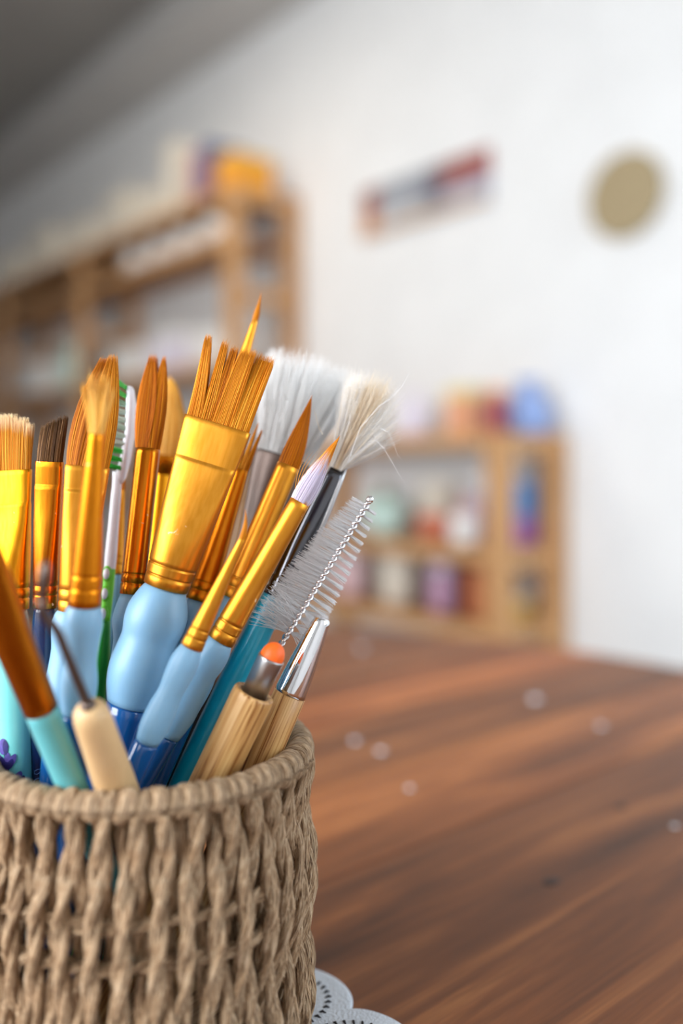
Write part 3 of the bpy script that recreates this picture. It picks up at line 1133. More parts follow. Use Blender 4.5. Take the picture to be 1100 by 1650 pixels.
H_nylon = hair_mat('clear_nylon', [(0.0, srgb(246, 246, 247)), (1.0, srgb(255, 255, 255))], rough=0.35, transl=0.55, clear=0.35)
H_green = hair_mat('green_tuft', [(0.0, srgb(30, 170, 60)), (0.5, srgb(80, 220, 90)), (1.0, srgb(150, 235, 150))], rough=0.5, transl=0.15)
H_pale = hair_mat('pale_tuft', [(0.0, srgb(110, 180, 130)), (0.3, srgb(215, 238, 224)), (1.0, srgb(245, 252, 248))], rough=0.5, transl=0.15)


# ------------------------------------------------------------------ brush building kit
class Ax:
    """axis of a tool through two seen points; local z runs from its lower end upwards, local -y faces the camera"""

    def __init__(self, T, L, roll=0.0, zb=None, name=''):
        T, L = P(*T), P(*L)
        self.d = (T - L).normalized()
        zb = FLOOR if zb is None else zb
        self.B = L + self.d * ((zb - L.z) / self.d.z)
        x = Vector((1, 0, 0))
        x = (x - self.d * x.dot(self.d)).normalized()
        y = self.d.cross(x)
        R = Matrix((x, y, self.d)).transposed()
        self.R = R @ Matrix.Rotation(roll, 3, 'Z')
        rel = self.B - BC
        rr = math.hypot(rel.x, rel.y)
        k = (RIM - self.B.z) / self.d.z
        q = self.B + self.d * k - BC
        print('AX %-14s base r=%.4f (%.3f,%.3f) rim r=%.4f' % (name, rr, rel.x, rel.y, math.hypot(q.x, q.y)), '<<<' if rr > 0.0455 or math.hypot(q.x, q.y) > 0.0445 else '')

    def s(self, py):
        B, d = self.B, self.d
        return (F * (CZ - B.z) - (py - HY) * B.y) / ((py - HY) * d.y + F * d.z)

    def m(self, py):
        return (self.B.y + self.s(py) * self.d.y) / F

    def r(self, py, wpx):
        return wpx * self.m(py) / 2

    def ring(self, py, wpx, ratio=1.0, power=2.0):
        r = self.r(py, wpx)
        return (self.s(py), r, r * ratio, power)

    def loc(self, px, py, Y):
        return self.R.transposed() @ (P(px, py, Y) - self.B)

    def thing(self, name, label, cat, group=None):
        return empty(name, label, cat, self.B, self.R, group)


def ferrule_rings(ax, py0, w0, py1, w1, flat=None, crimp=None, rings_at=()):
    """round ferrule from lower py0 to upper py1; flat=(ratio at top), crimp=py of the pressed line"""
    out = []
    N = 26
    marks = sorted(set([py0 + (py1 - py0) * i / N for i in range(N + 1)]
                       + [q + e for q in rings_at for e in (-1.6, -0.7, 0, 0.7, 1.6)]
                       + ([crimp - 1.5, crimp + 1.5] if crimp else [])), reverse=True)
    for py in marks:
        f = (py0 - py) / (py0 - py1)
        w = w0 + (w1 - w0) * f
        ratio, power = 1.0, 2.0
        if flat:
            g = min(1, max(0, (f - 0.1) / ((py0 - crimp) / (py0 - py1) - 0.1)))
            g = g * g * (3 - 2 * g)
            ratio = 1.0 + (flat * 1.35 - 1.0) * g
            if py < crimp:
                ratio = flat
            power = 2.0 + 1.6 * g
        for q in rings_at:
            dd = abs(py - q)
            if dd < 1.0:
                w *= 0.955
        out.append(ax.ring(py, w, ratio, power))
    return out


def add_ferrule(ax, t, py0, w0, py1, w1, mat, flat=None, crimp=None, rings_at=(), bead=True):
    rg = ferrule_rings(ax, py0, w0, py1, w1, flat, crimp, rings_at)
    z, rx, ry, p = rg[-1]
    lip = [(z + 0.0001, rx * 0.97, ry * 0.95, p), (z - 0.0012, rx * 0.93, ry * 0.9, p)]
    z0, rx0, ry0, p0 = rg[0]
    pre = [(z0 + 0.0002, rx0 * 0.9, ry0 * 0.9, p0), (z0 - 0.0001, rx0 * 0.97, ry0 * 0.97, p0)]
    return geo_obj('ferrule', loft(pre + rg + lip, 36), mat, t)


def add_profile(ax, t, name, prof, mat, ratio=1.0, sides=30, label=None, power=2.0):
    """prof: list of (py, width px) from bottom to top, smoothed"""
    prof = sorted(prof, key=lambda q: -q[0])
    pys = np.array([-q[0] for q in prof], dtype=float)
    ws = np.array([q[1] for q in prof], dtype=float)
    xs = []
    for a, b in zip(pys[:-1], pys[1:]):
        k = max(2, int((b - a) / 7))
        xs += list(np.linspace(a, b, k, endpoint=False))
    xs.append(pys[-1])
    # catmull-rom through the widths
    out = []
    for x in xs:
        i = int(np.clip(np.searchsorted(pys, x, 'right') - 1, 0, len(pys) - 2))
        h = pys[i + 1] - pys[i]
        u = (x - pys[i]) / h
        m0 = (ws[i + 1] - ws[max(0, i - 1)]) / (pys[i + 1] - pys[max(0, i - 1)]) * h
        m1 = (ws[min(len(ws) - 1, i + 2)] - ws[i]) / (pys[min(len(ws) - 1, i + 2)] - pys[i]) * h
        w = (2 * u ** 3 - 3 * u ** 2 + 1) * ws[i] + (u ** 3 - 2 * u ** 2 + u) * m0 + (-2 * u ** 3 + 3 * u ** 2) * ws[i + 1] + (u ** 3 - u ** 2) * m1
        out.append(ax.ring(-x, max(0.5, w), ratio, power))
    return geo_obj(name, loft(out, sides), mat, t, label=label)


def add_handle(ax, t, py, wpx, mat, end_w=0.6, label=None, name='handle'):
    """straight tapering handle from pixel row py down to the lower end of the tool"""
    top = ax.ring(py, wpx)
    r = top[1]
    rings = [(0.0, r * end_w * 0.45, r * end_w * 0.45), (0.001, r * end_w * 0.8, r * end_w * 0.8), (0.004, r * end_w, r * end_w),
             (top[0] * 0.5, r * (0.5 + end_w * 0.5), r * (0.5 + end_w * 0.5)), (top[0] - 0.006, r, r), (top[0] - 0.003, r, r), (top[0] - 0.0005, r, r), (top[0], r * 0.96, r * 0.96)]
    return geo_obj(name, loft(rings, 28), mat, t, label=label)


def round_hair(ax, t, py0, w0, tip, mat, n=520, belly=1.12, point=1.6, curve=0.0, flat=1.0, spread=0.0, rad=0.00011, name='bristles', label=None):
    """pointed round brush head; tip = pixel row of the point; curve: sideways bend in px at the tip"""
    z0, r0 = ax.s(py0) - 0.001, ax.r(py0, w0) * 0.93
    Lh = ax.s(tip) - z0
    mp = ax.m(py0)
    k = 9
    u = RNG.uniform(0, 2 * PI, n)
    q = np.sqrt(RNG.uniform(0.25, 1.0, n))
    ln = RNG.uniform(0.86, 1.0, n) * np.where(q > 0.8, RNG.uniform(0.72, 1.0, n), 1.0)
    s = np.linspace(0, 1, k)
    pts = np.zeros((n, k, 3))
    for i in range(k):
        ss = s[i] * ln
        pr = (1 + (belly - 1) * np.sin(PI * np.clip(ss * 1.6, 0, 1))) * np.clip(1 - ss ** point, 0.02, 1) + spread * ss
        bend = curve * mp * ss ** 2
        pts[:, i, 0] = np.cos(u) * q * r0 * pr + bend
        pts[:, i, 1] = np.sin(u) * q * r0 * pr * flat
        pts[:, i, 2] = z0 + ss * Lh
    tone = np.clip(RNG.normal(0.5, 0.26, n), 0, 1)
    o = fibres(name, pts, rad, tone, mat, t, label=label)
    # solid heart of the hair bundle
    if spread < 0.2:
        rings = []
        for i in range(14):
            ss = i / 13 * 0.95
            pr = (1 + (belly - 1) * math.sin(PI * min(1, ss * 1.6))) * max(0.03, 1 - ss ** point) * 0.93
            rings.append((z0 + ss * Lh, r0 * pr, r0 * pr * flat, 2.0, curve * mp * ss ** 2, 0))
        V, Fc, UV = loft(rings, 22)
        UV = [(0.3, v) for _, v in UV]
        me = make_mesh('bristle_core', V, Fc, mat, True, UV)
        link('bristle_core', me, t)
    return o


def clump_hair(ax, t, py0, w0, thick, clumps, mat, n=900, rad=0.00011, bow=0.0, shift=0.0, fuzz=0.02, ratio=0.45):
    """flat head of several clumps: (u0,u1, tip centre u, tip half width u, tip pixel row, thickness at tip); u in -1..1 across the ferrule"""
    z0 = ax.s(py0) - 0.0012
    W, T = ax.r(py0, w0) * 0.96, ax.r(py0, w0) * thick
    k = 8
    s = np.linspace(0, 1, k)
    P_, tone_ = [], []
    tot = sum(c[1] - c[0] for c in clumps)
    for ci, (u0, u1, tc, tw, tpy, tt) in enumerate(clumps):
        m = max(20, int(n * (u1 - u0) / tot))
        uu = RNG.uniform(0, 1, m)
        vv = RNG.choice([-1.0, 1.0], m) * np.sqrt(RNG.uniform(0.05, 1, m))
        Lh = ax.s(tpy) - z0
        ln = RNG.uniform(0.93, 1.0, m) + RNG.normal(0, fuzz, m)
        bx = (u0 + (u1 - u0) * uu) * W
        tx = (tc + (uu * 2 - 1) * tw) * W
        by = vv * T * np.sqrt(np.clip(1 - np.abs(u0 + (u1 - u0) * uu) ** 4, 0.05, 1))
        sh = shift * RNG.normal(0, 1) * T
        ty = vv * T * tt + sh
        pts = np.zeros((m, k, 3))
        for i in range(k):
            e = s[i] ** 1.35
            pts[:, i, 0] = bx + (tx - bx) * e + bow * W * math.sin(PI * s[i]) * (uu - 0.5) * (u1 - u0)
            pts[:, i, 1] = by + (ty - by) * e
            pts[:, i, 2] = z0 + s[i] * ln * Lh
        P_.append(pts)
        tone_.append(np.clip(RNG.normal(0.5 + RNG.normal(0, 0.12), 0.24, m), 0, 1))
        # solid heart of the clump
        rings = []
        for i in range(9):
            e0 = i / 8
            e = e0 ** 1.35
            hw = ((u1 - u0) / 2 * (1 - e) + tw * e) * W * (0.86 + bow * math.sin(PI * e0) * 0.5)
            cx = ((u0 + u1) / 2 * (1 - e) + tc * e) * W
            th = (T * (1 - e) + T * tt * e) * ratio
            rings.append((z0 + e0 * Lh * 0.93, hw, th, 3.0, cx, sh * e))
        V, Fc, UV = loft(rings, 18)
        link('bristle_core', make_mesh('bristle_core', V, Fc, mat, True, [(0.32, v) for _, v in UV]), t)
    return fibres('bristles', np.concatenate(P_), rad, np.concatenate(tone_), mat, t)
# ------------------------------------------------------------------ the brushes
def gel_grip(ax, t, prof, handle_py, handle_w):
    add_profile(ax, t, 'grip', prof, M_gel)
    add_handle(ax, t, handle_py, handle_w, M_acryl, 0.62)


# wide flat brush with splayed clumps
ax = Ax((351, 682, 0.302), (207, 1135, 0.298), roll=-0.12, name='wide')
t = ax.thing('flat_brush', 'widest flat brush with split amber bristles and light blue grip', 'paintbrush', 'brushes with blue gel grips')
add_ferrule(ax, t, 946, 73, 683, 113, M_gold, flat=0.22, crimp=747, rings_at=(912, 929))
gel_grip(ax, t, [(1134, 72), (1105, 92), (1075, 100), (1045, 94), (1028, 91), (1005, 99), (985, 98), (965, 85), (950, 70), (944, 58)], 1136, 70)
clump_hair(ax, t, 683, 111, 0.17, [(-1.0, -0.5, -1.08, 0.10, 557, 0.35), (-0.55, -0.2, -0.55, 0.10, 558, 0.4), (-0.30, 0.05, -0.22, 0.11, 562, 0.5),
                                    (-0.15, 0.50, 0.27, 0.25, 560, 0.5), (0.40, 0.93, 0.78, 0.26, 561, 0.5), (0.90, 1.0, 1.09, 0.03, 566, 0.6)],
           H_amber, 1700, 0.00011, shift=0.35)

# forked brush
ax = Ax((238, 724, 0.318), (213, 955, 0.312), roll=-0.2, name='fork')
t = ax.thing('round_brush', 'brush with forked brown bristles and straight bronze ferrule', 'paintbrush', 'brushes with blue gel grips')
add_ferrule(ax, t, 957, 40, 724, 40, M_copper, rings_at=(925, 940))
gel_grip(ax, t, [(1135, 40), (1100, 50), (1060, 46), (1030, 44), (1000, 54), (975, 46), (955, 34)], 1137, 40)
clump_hair(ax, t, 724, 39, 0.62, [(-1.0, 0.12, -0.42, 0.30, 574, 0.45), (0.12, 1.0, 0.62, 0.12, 576, 0.25)], H_sable, 900, 0.00010, bow=0.9)

# detail brush rising above the wide brush
ax = Ax((411, 516, 0.335), (331, 780, 0.327), zb=FLOOR + 0.02, name='liner')
t = ax.thing('detail_brush', 'thinnest detail brush, rising highest above the wide flat brush', 'paintbrush', 'brushes with blue gel grips')
add_ferrule(ax, t, 760, 40, 517, 10, M_gold, rings_at=(735, 748))
gel_grip(ax, t, [(900, 34), (860, 44), (830, 38), (800, 44), (775, 40), (758, 32)], 902, 36)
round_hair(ax, t, 517, 9, 471, H_amber, 90, 1.25, 1.5, curve=-4, rad=0.00009)

# small brush half hidden behind the wide one
ax = Ax((388, 757, 0.325), (323, 964, 0.318), name='behindwide')
t = ax.thing('round_brush', 'small brush with ragged bristles half hidden behind the wide flat brush', 'paintbrush', 'brushes with blue gel grips')
add_ferrule(ax, t, 968, 46, 757, 26, M_bronze, rings_at=(938, 952))
gel_grip(ax, t, [(1140, 44), (1100, 52), (1060, 46), (1020, 54), (990, 52), (966, 38)], 1142, 42)
clump_hair(ax, t, 757, 26, 0.7, [(-1, -0.2, -0.5, 0.2, 705, 0.3), (-0.2, 0.4, 0.35, 0.08, 682, 0.2), (0.3, 1.0, 1.1, 0.10, 690, 0.2)], H_amber, 420, 0.00010)

# round brush with a pointed sable head
ax = Ax((464, 751, 0.318), (374, 965, 0.312), name='sable')
t = ax.thing('round_brush', 'round brush with clean pointed reddish bristles and gold ferrule', 'paintbrush', 'brushes with blue gel grips')
add_ferrule(ax, t, 963, 44, 751, 37, M_gold, rings_at=(932, 947))
gel_grip(ax, t, [(1140, 42), (1100, 52), (1055, 46), (1010, 54), (985, 50), (961, 36)], 1142, 40)
round_hair(ax, t, 751, 37, 640, H_sable, 900, 1.08, 1.75, curve=-9)

# round brush with paint dried in its hair
ax = Ax((483, 809, 0.300), (268, 1185, 0.295), zb=FLOOR + 0.022, name='painted')
t = ax.thing('round_brush', 'round brush whose bristles are coated in whitish dried paint', 'paintbrush', 'brushes with blue gel grips')
add_ferrule(ax, t, 1032, 45, 809, 33, M_gold, rings_at=(1003, 1017))
gel_grip(ax, t, [(1183, 44), (1150, 54), (1120, 50), (1090, 46), (1062, 53), (1045, 50), (1030, 38)], 1185, 43)
round_hair(ax, t, 809, 33, 701, H_painted, 1000, 1.22, 2.0, curve=3)
z0 = ax.s(800)
loose = []
for k in range(7):
    b = Vector((-0.003 + 0.0004 * k, -0.001, z0))
    tip = Vector((-0.0055 + 0.0012 * k, -0.002, ax.s(742 - 5 * (k % 3))))
    loose.append([b + (tip - b) * s + Vector((-0.0012, 0, 0)) * math.sin(PI * s) for s in np.linspace(0, 1, 8)])
fibres('loose_bristles', np.array([[tuple(p) for p in l] for l in loose]), 0.00009, [0.7] * 7, H_amber, t)

# detail brush in front
ax = Ax((390, 869, 0.283), (237, 1195, 0.282), zb=FLOOR + 0.018, name='liner2')
t = ax.thing('detail_brush', 'short detail brush with a hooked tip in front of the wide flat brush', 'paintbrush', 'brushes with blue gel grips')
add_ferrule(ax, t, 1042, 38, 869, 11, M_gold, rings_at=(1013, 1027))
gel_grip(ax, t, [(1195, 38), (1170, 48), (1140, 47), (1115, 41), (1090, 46), (1065, 47), (1045, 36), (1040, 30)], 1197, 40)
round_hair(ax, t, 869, 11, 826, H_amber, 110, 1.2, 1.5, curve=-17, rad=0.0001)

# blurred brush in front at the left
ax = Ax((155, 698, 0.264), (136, 975, 0.268), name='front_left')
t = ax.thing('round_brush', 'blurred front brush with fanned out bristles and narrow ferrule mouth', 'paintbrush', 'brushes with blue gel grips')
add_ferrule(ax, t, 975, 53, 699, 24, M_bronze, rings_at=(926, 946))
gel_grip(ax, t, [(1150, 46), (1120, 56), (1095, 58), (1065, 51), (1035, 55), (1005, 62), (985, 58), (972, 46)], 1152, 48)
clump_hair(ax, t, 699, 23, 0.5, [(-1.0, -0.6, -2.2, 0.5, 622, 1.2), (-0.6, -0.25, -1.35, 0.35, 604, 1.4), (-0.25, 0.1, -0.5, 0.4, 615, 1.4), (0.1, 0.4, 0.35, 0.35, 602, 1.4), (0.4, 0.75, 1.2, 0.35, 612, 1.2), (0.7, 1.0, 2.0, 0.3, 626, 1.0)], H_soft, 420, 0.00012, fuzz=0.05, ratio=0.3)

# tall filbert behind it
ax = Ax((141, 752, 0.296), (116, 985, 0.294), roll=0.15, name='filbert')
t = ax.thing('filbert_brush', 'broad filbert brush with long amber bristles leaning right, behind the blurred one', 'paintbrush', 'brushes with blue gel grips')
add_ferrule(ax, t, 985, 44, 752, 70, M_gold, flat=0.42, crimp=792, rings_at=(950, 968))
gel_grip(ax, t, [(1150, 46), (1110, 60), (1080, 56), (1045, 52), (1010, 60), (990, 52), (982, 40)], 1152, 48)
clump_hair(ax, t, 752, 68, 0.38, [(-1.0, 0.1, 0.28, 0.26, 578, 0.4), (0.0, 1.0, 0.66, 0.22, 572, 0.5)], H_amber, 1300, 0.00011, bow=0.5)

# dark angled brush with navy handle
ax = Ax((80, 743, 0.300), (66, 1200, 0.302), roll=-0.1, name='dark')
t = ax.thing('angled_brush', 'angled brush with short dark brown bristles and a navy handle', 'paintbrush')
add_ferrule(ax, t, 978, 39, 744, 45, M_copper, flat=0.42, crimp=783, rings_at=(942, 957))
add_profile(ax, t, 'handle', [(1700, 20), (1500, 26), (1300, 32), (1200, 40), (1100, 43), (1040, 41), (1000, 38), (977, 34)], M_navyh, label='navy lacquered handle with pale lettering')
clump_hair(ax, t, 744, 44, 0.34, [(-1.0, -0.6, -0.5, 0.22, 686, 0.7), (-0.65, -0.2, -0.08, 0.24, 680, 0.7), (-0.25, 0.3, 0.36, 0.26, 676, 0.7), (0.25, 0.7, 0.78, 0.2, 671, 0.7), (0.65, 1.0, 1.18, 0.12, 668, 0.7)],
           H_dark, 750, 0.00011)
AX_dark, T_dark = ax, t

# far left flat brush with mint handle
ax = Ax((12, 758, 0.306), (25, 1200, 0.300), roll=-0.20, name='mint')
t = ax.thing('flat_brush', 'flat brush with cream tipped bristles, shiny gold ferrule and mint handle', 'paintbrush')
add_ferrule(ax, t, 982, 54, 759, 84, M_goldb, flat=0.24, crimp=812, rings_at=(948, 964))
add_profile(ax, t, 'handle', [(1700, 26), (1500, 34), (1300, 46), (1200, 56), (1120, 58), (1050, 56), (1000, 52), (981, 46)], M_mint, label='mint green handle printed with violet lavender flowers')
clump_hair(ax, t, 759, 84, 0.22, [(-1.0, -0.3, -0.66, 0.38, 664, 1.0), (-0.3, 0.35, 0.05, 0.36, 667, 1.0), (0.35, 0.75, 0.66, 0.27, 674, 1.0), (0.75, 1.0, 1.04, 0.12, 684, 1.0)],
           H_cream, 1500, 0.00011, fuzz=0.012)
AX_mint, T_mint = ax, t


def decal(ax, t, name, pts, Rpx, mat, lift=0.00008):
    """thin printed patch lying on a round handle; pts are pixel positions around its outline"""
    def on(px, py):
        s = ax.s(py)
        c = ax.B + ax.d * s
        axpx = 550 + F * c.x / c.y
        x = (px - axpx) * ax.m(py)
        R = Rpx * ax.m(py) / 2 + lift
        x = max(-R * 0.98, min(R * 0.98, x))
        return Vector((x, -math.sqrt(R * R - x * x), s))
    cx = sum(p[0] for p in pts) / len(pts)
    cy = sum(p[1] for p in pts) / len(pts)
    V = [on(cx, cy)]
    n = len(pts)
    for f in (0.5, 1.0):
        V += [on(cx + (x - cx) * f, cy + (y - cy) * f) for x, y in pts]
    Rm = Matrix.Rotation(0.0, 3, 'Z')
    Fc = [(0, 1 + (i + 1) % n, 1 + i) for i in range(n)]
    Fc += [(1 + i, 1 + (i + 1) % n, 1 + n + (i + 1) % n, 1 + n + i) for i in range(n)]
    return geo_obj(name, (V, Fc, [(0, 0)] * len(V)), mat, t)


def petal(cx, cy, w, h, tilt):
    out = []
    for k in range(16):
        a = 2 * PI * k / 16
        x = math.sin(a) * w * (0.75 + 0.25 * math.cos(a) * 0.0 + 0.25 * (1 - abs(math.cos(a))))
        y = -math.cos(a) * h
        out.append((cx + x * math.cos(tilt) - y * math.sin(tilt), cy + x * math.sin(tilt) + y * math.cos(tilt)))
    return out


# the printed handle is turned so its flowers face the camera: decals live in an unrolled frame
hold = bpy.data.objects.new('lavender_print', None)
COL.objects.link(hold)
hold.parent = T_mint
hold.rotation_euler = (0, 0, 0.20)
hold['label'] = 'violet lavender flowers printed on the mint handle'
for nm, cx, cy, w, h, tl, mt in (('petal', 14.5, 1196, 10, 13, 0.05, M_violet), ('petal', 19, 1197, 5, 12, -0.05, M_indigo), ('petal', 10, 1218, 6, 11, -0.6, M_violet),
                                 ('petal', 15, 1222, 5, 10, -0.3, M_indigo), ('petal', 22, 1217, 6, 12, 0.05, M_violet), ('petal', 29, 1219, 6, 12, 0.5, M_violet),
                                 ('petal', 27, 1224, 5, 9, 0.4, M_indigo), ('petal', 21, 1227, 7, 7, 0.0, M_indigo), ('petal', 22, 1246, 6, 9, -0.6, M_violet),
                                 ('petal', 30, 1248, 6, 10, 0.0, M_indigo), ('petal', 38, 1246, 6, 10, 0.4, M_violet), ('petal', 44, 1252, 4, 8, 0.2, M_indigo)):
    decal(AX_mint, hold, nm, petal(cx, cy, w, h, tl), 57.0, mt, 0.00008 + (0.00006 if mt is M_indigo else 0))
decal(AX_mint, hold, 'stem', [(16, 1207), (18, 1207), (19, 1214), (17, 1214)], 57.0, M_stem, 0.00005)
decal(AX_mint, hold, 'stem', [(22, 1232), (25, 1232), (25, 1242), (23, 1242)], 57.0, M_stem, 0.00005)
hold2 = bpy.data.objects.new('lettering', None)
COL.objects.link(hold2)
hold2.parent = T_dark
hold2.rotation_euler = (0, 0, 0.1)
hold2['label'] = 'pale blue lettering on the navy handle'


def stroke(ax, t, pxs, Rpx, w, mat):
    path = []
    for px, py in pxs:
        s = ax.s(py)
        c = ax.B + ax.d * s
        x = (px - (550 + F * c.x / c.y)) * ax.m(py)
        R = Rpx * ax.m(py) / 2
        x = max(-R * 0.97, min(R * 0.97, x))
        path.append(Vector((x, -math.sqrt(R * R - x * x), s)))
    return geo_obj('letter', sweep(path, w, 6), mat, t)


stroke(AX_dark, hold2, [(72, 1233), (67, 1233), (62, 1236), (62, 1240), (66, 1241), (69, 1239), (71, 1237)], 38.5, 0.00016, M_letter)
stroke(AX_dark, hold2, [(61, 1253), (63, 1249), (68, 1247), (73, 1248)], 38.5, 0.00016, M_letter)

# blurred brush leaning out to the left in the foreground
ax = Ax((-20, 930, 0.245), (113, 1258, 0.2665), roll=0.1, name='foreground')
t = ax.thing('flat_brush', 'blurred foreground brush with brown ferrule and teal handle leaning left', 'paintbrush')
add_ferrule(ax, t, 1143, 54, 830, 80, M_brown, flat=0.3, crimp=860)
add_handle(ax, t, 1144, 53, M_teal, 0.6, label='teal lacquered handle')
clump_hair(ax, t, 830, 78, 0.2, [(-1, 0, -0.5, 0.45, 740, 0.8), (0, 1, 0.5, 0.45, 742, 0.8)], H_amber, 500)

# bent metal modelling tool with beech handle
ax = Ax((143, 1140, 0.2495), (186, 1265, 0.268), name='hook tool')
t = ax.thing('modelling_tool', 'beech handled tool with a bent steel hook in the foreground', 'craft tool')
add_profile(ax, t, 'handle', [(1700, 40), (1500, 58), (1350, 66), (1265, 66), (1200, 62), (1160, 60), (1146, 54), (1137, 34)], M_beech)
geo_obj('collar', loft([ax.ring(1142, 27), ax.ring(1134, 25), ax.ring(1130, 18)], 20), M_smoke, t)
rodp = [(143, 1140, 0.2497), (139, 1130, 0.2482), (115, 1072, 0.240), (95, 1022, 0.2345), (86, 1008, 0.2325), (72, 994, 0.230), (66, 980, 0.228), (66, 962, 0.227)]
geo_obj('rod', sweep([ax.loc(*q) for q in rodp], [0.0013] * 5 + [0.00125, 0.0011, 0.0009], 12), M_smoke, t)
bl = [ax.loc(66, 968, 0.2272), ax.loc(68, 950, 0.2265), ax.loc(71, 930, 0.2255), ax.loc(73, 912, 0.225), ax.loc(74, 904, 0.2246)]
geo_obj('blade', sweep(bl, [0.0008, 0.0014, 0.0017, 0.0013, 0.0003], 14, flat=0.9), M_smoke, t)

# green and white toothbrush
ax = Ax((196, 690, 0.328), (160, 1110, 0.322), name='toothbrush')
t = ax.thing('toothbrush', 'green and white toothbrush standing among the brushes', 'toothbrush')
add_profile(ax, t, 'neck', [(935, 17), (900, 19), (850, 17), (800, 16), (775, 15), (760, 18)], M_tbwhite)
add_profile(ax, t, 'grip', [(1640, 26), (1400, 32), (1200, 28), (1110, 22), (1060, 26), (1020, 20), (1000, 17)], M_tbgreen, label='green grip with white scallops')
add_profile(ax, t, 'grip_sleeve', [(1001, 16), (985, 17.5), (960, 18.5), (933, 19), (910, 18)], M_tblime)
for k, py in enumerate((924, 956, 988)):
    s, m = ax.s(py), ax.m(py)
    V, Fc, UV = loft([(0.0, 8.0 * m, 13 * m), (0.0006, 7.2 * m, 12 * m), (0.0008, 6.0 * m, 10.4 * m)], 18)
    o = geo_obj('scallop_ring', ([(x - 1.5 * m, -8.2 * m - zz, y + s) for x, y, zz in V], Fc, UV), M_tblime, t)
    V, Fc, UV = loft([(0.0, 5.8 * m, 9.6 * m), (0.0011, 5.2 * m, 8.8 * m)], 18)
    geo_obj('scallop', ([(x - 2.0 * m, -8.3 * m - zz, y + s) for x, y, zz in V], Fc, UV), M_tbwhite, t)
hz0, hz1 = ax.s(768), ax.s(622)
hm = ax.m(690)
geo_obj('head', loft([(hz0 - 0.003, 6 * hm, 5 * hm, 2, 1 * hm, 0), (hz0, 9 * hm, 12 * hm, 2.5, 4 * hm, 4 * hm), (hz0 + 0.006, 7 * hm, 20 * hm, 3, 9 * hm, 4 * hm), (hz0 + 0.016, 6 * hm, 20 * hm, 3, 13 * hm, 4 * hm),
                      (hz1 - 0.006, 6 * hm, 19 * hm, 3, 11 * hm, 4 * hm), (hz1 - 0.001, 5 * hm, 13 * hm, 2.5, 8 * hm, 4 * hm), (hz1, 3 * hm, 8 * hm, 2.5, 7 * hm, 4 * hm)], 28), M_tbwhite, t)
for nm, mat, rows in (('tufts', H_green, (0, 1, 2, 9, 10)), ('tufts', H_pale, (3, 4, 5, 6, 7, 8))):
    pts, tone = [], []
    for r in rows:
        z = hz0 + 0.003 + (hz1 - hz0 - 0.004) * r / 10
        cx = (6 + 7 * math.sin(PI * min(1, r / 10 + 0.15))) * hm
        for c in range(4):
            y = (-1.5 + c) * 9 * hm
            tn = RNG.uniform(0.1, 0.9)
            for f in range(26):
                a, q = RNG.uniform(0, 6.28), math.sqrt(RNG.uniform(0, 1)) * 3.4 * hm
                b = np.array([cx - 2 * hm, y + math.cos(a) * q, z + math.sin(a) * q])
                dirv = np.array([-0.85, -0.6, 0.12 if r < 9 else 0.5]) + RNG.normal(0, 0.05, 3)
                L = (27 + 4 * (r % 2)) * hm * RNG.uniform(0.94, 1.04)
                pts.append([b + dirv / np.linalg.norm(dirv) * L * s for s in np.linspace(0, 1, 4)])
                tone.append(min(1, max(0, tn + RNG.normal(0, 0.15))))
    fibres(nm, np.array(pts), 0.00012, tone, mat, t, taper=np.array([1, 1, 1, 0.8]))

# slim brush between toothbrush and forked brush
ax = Ax((197, 790, 0.338), (186, 930, 0.334), name='slim')
t = ax.thing('detail_brush', 'slim gold brush standing between the toothbrush and the forked brush', 'paintbrush', 'brushes with blue gel grips')
add_ferrule(ax, t, 925, 23, 790, 8, M_gold, rings_at=(898, 910))
gel_grip(ax, t, [(1080, 28), (1040, 34), (1000, 30), (960, 32), (940, 28), (923, 18)], 1082, 28)
round_hair(ax, t, 790, 8, 750, H_sable, 80, 1.2, 1.6, rad=0.00009)

# soft mop at the back
ax = Ax((262, 745, 0.366), (240, 1000, 0.350), name='mop')
t = ax.thing('mop_brush', 'blurred soft orange mop brush at the back behind the forked brush', 'paintbrush')
add_ferrule(ax, t, 985, 34, 760, 30, M_goldb)
add_profile(ax, t, 'collar', [(768, 30), (758, 50), (748, 60), (740, 60)], M_bronze)
add_handle(ax, t, 986, 34, M_black, 0.6)
round_hair(ax, t, 742, 62, 606, H_soft, 1800, 1.42, 5.0, flat=0.7, rad=0.00013)

# white goat hair brush with chrome ferrule
ax = Ax((455, 740, 0.345), (398, 900, 0.338), name='whitemop')
t = ax.thing('powder_brush', 'broad white haired brush with a chrome ferrule at the back', 'brush')
add_profile(ax, t, 'ferrule', [(905, 48), (870, 54), (820, 70), (770, 88), (745, 96), (738, 95)], M_smoke, ratio=0.55)
add_handle(ax, t, 906, 47, M_black, 0.6)
n, k = 3600, 9
m = ax.m(740)
u = RNG.uniform(-1, 1, n)
v = RNG.uniform(-1, 1, n) * np.sqrt(1 - u * u)
L = RNG.uniform(0.66, 1.03, n)
z0 = ax.s(740) - 0.001
s = np.linspace(0, 1, k)
pts = np.zeros((n, k, 3))
ph = RNG.uniform(0, 6.28, n)
for i in range(k):
    pts[:, i, 0] = (u * 44 + (u * 34 - 6) * s[i] ** 1.2 + 3 * np.sin(ph + 2 * s[i]) * s[i]) * m
    pts[:, i, 1] = (v * 24 + v * 10 * s[i] + 3 * np.cos(ph + 2 * s[i]) * s[i]) * m
    pts[:, i, 2] = z0 + s[i] * L * 182 * m * np.sqrt(1 - 0.12 * u * u)
fibres('hair', pts, 0.00010, np.clip(RNG.normal(0.6, 0.3, n), 0, 1), H_white, t)

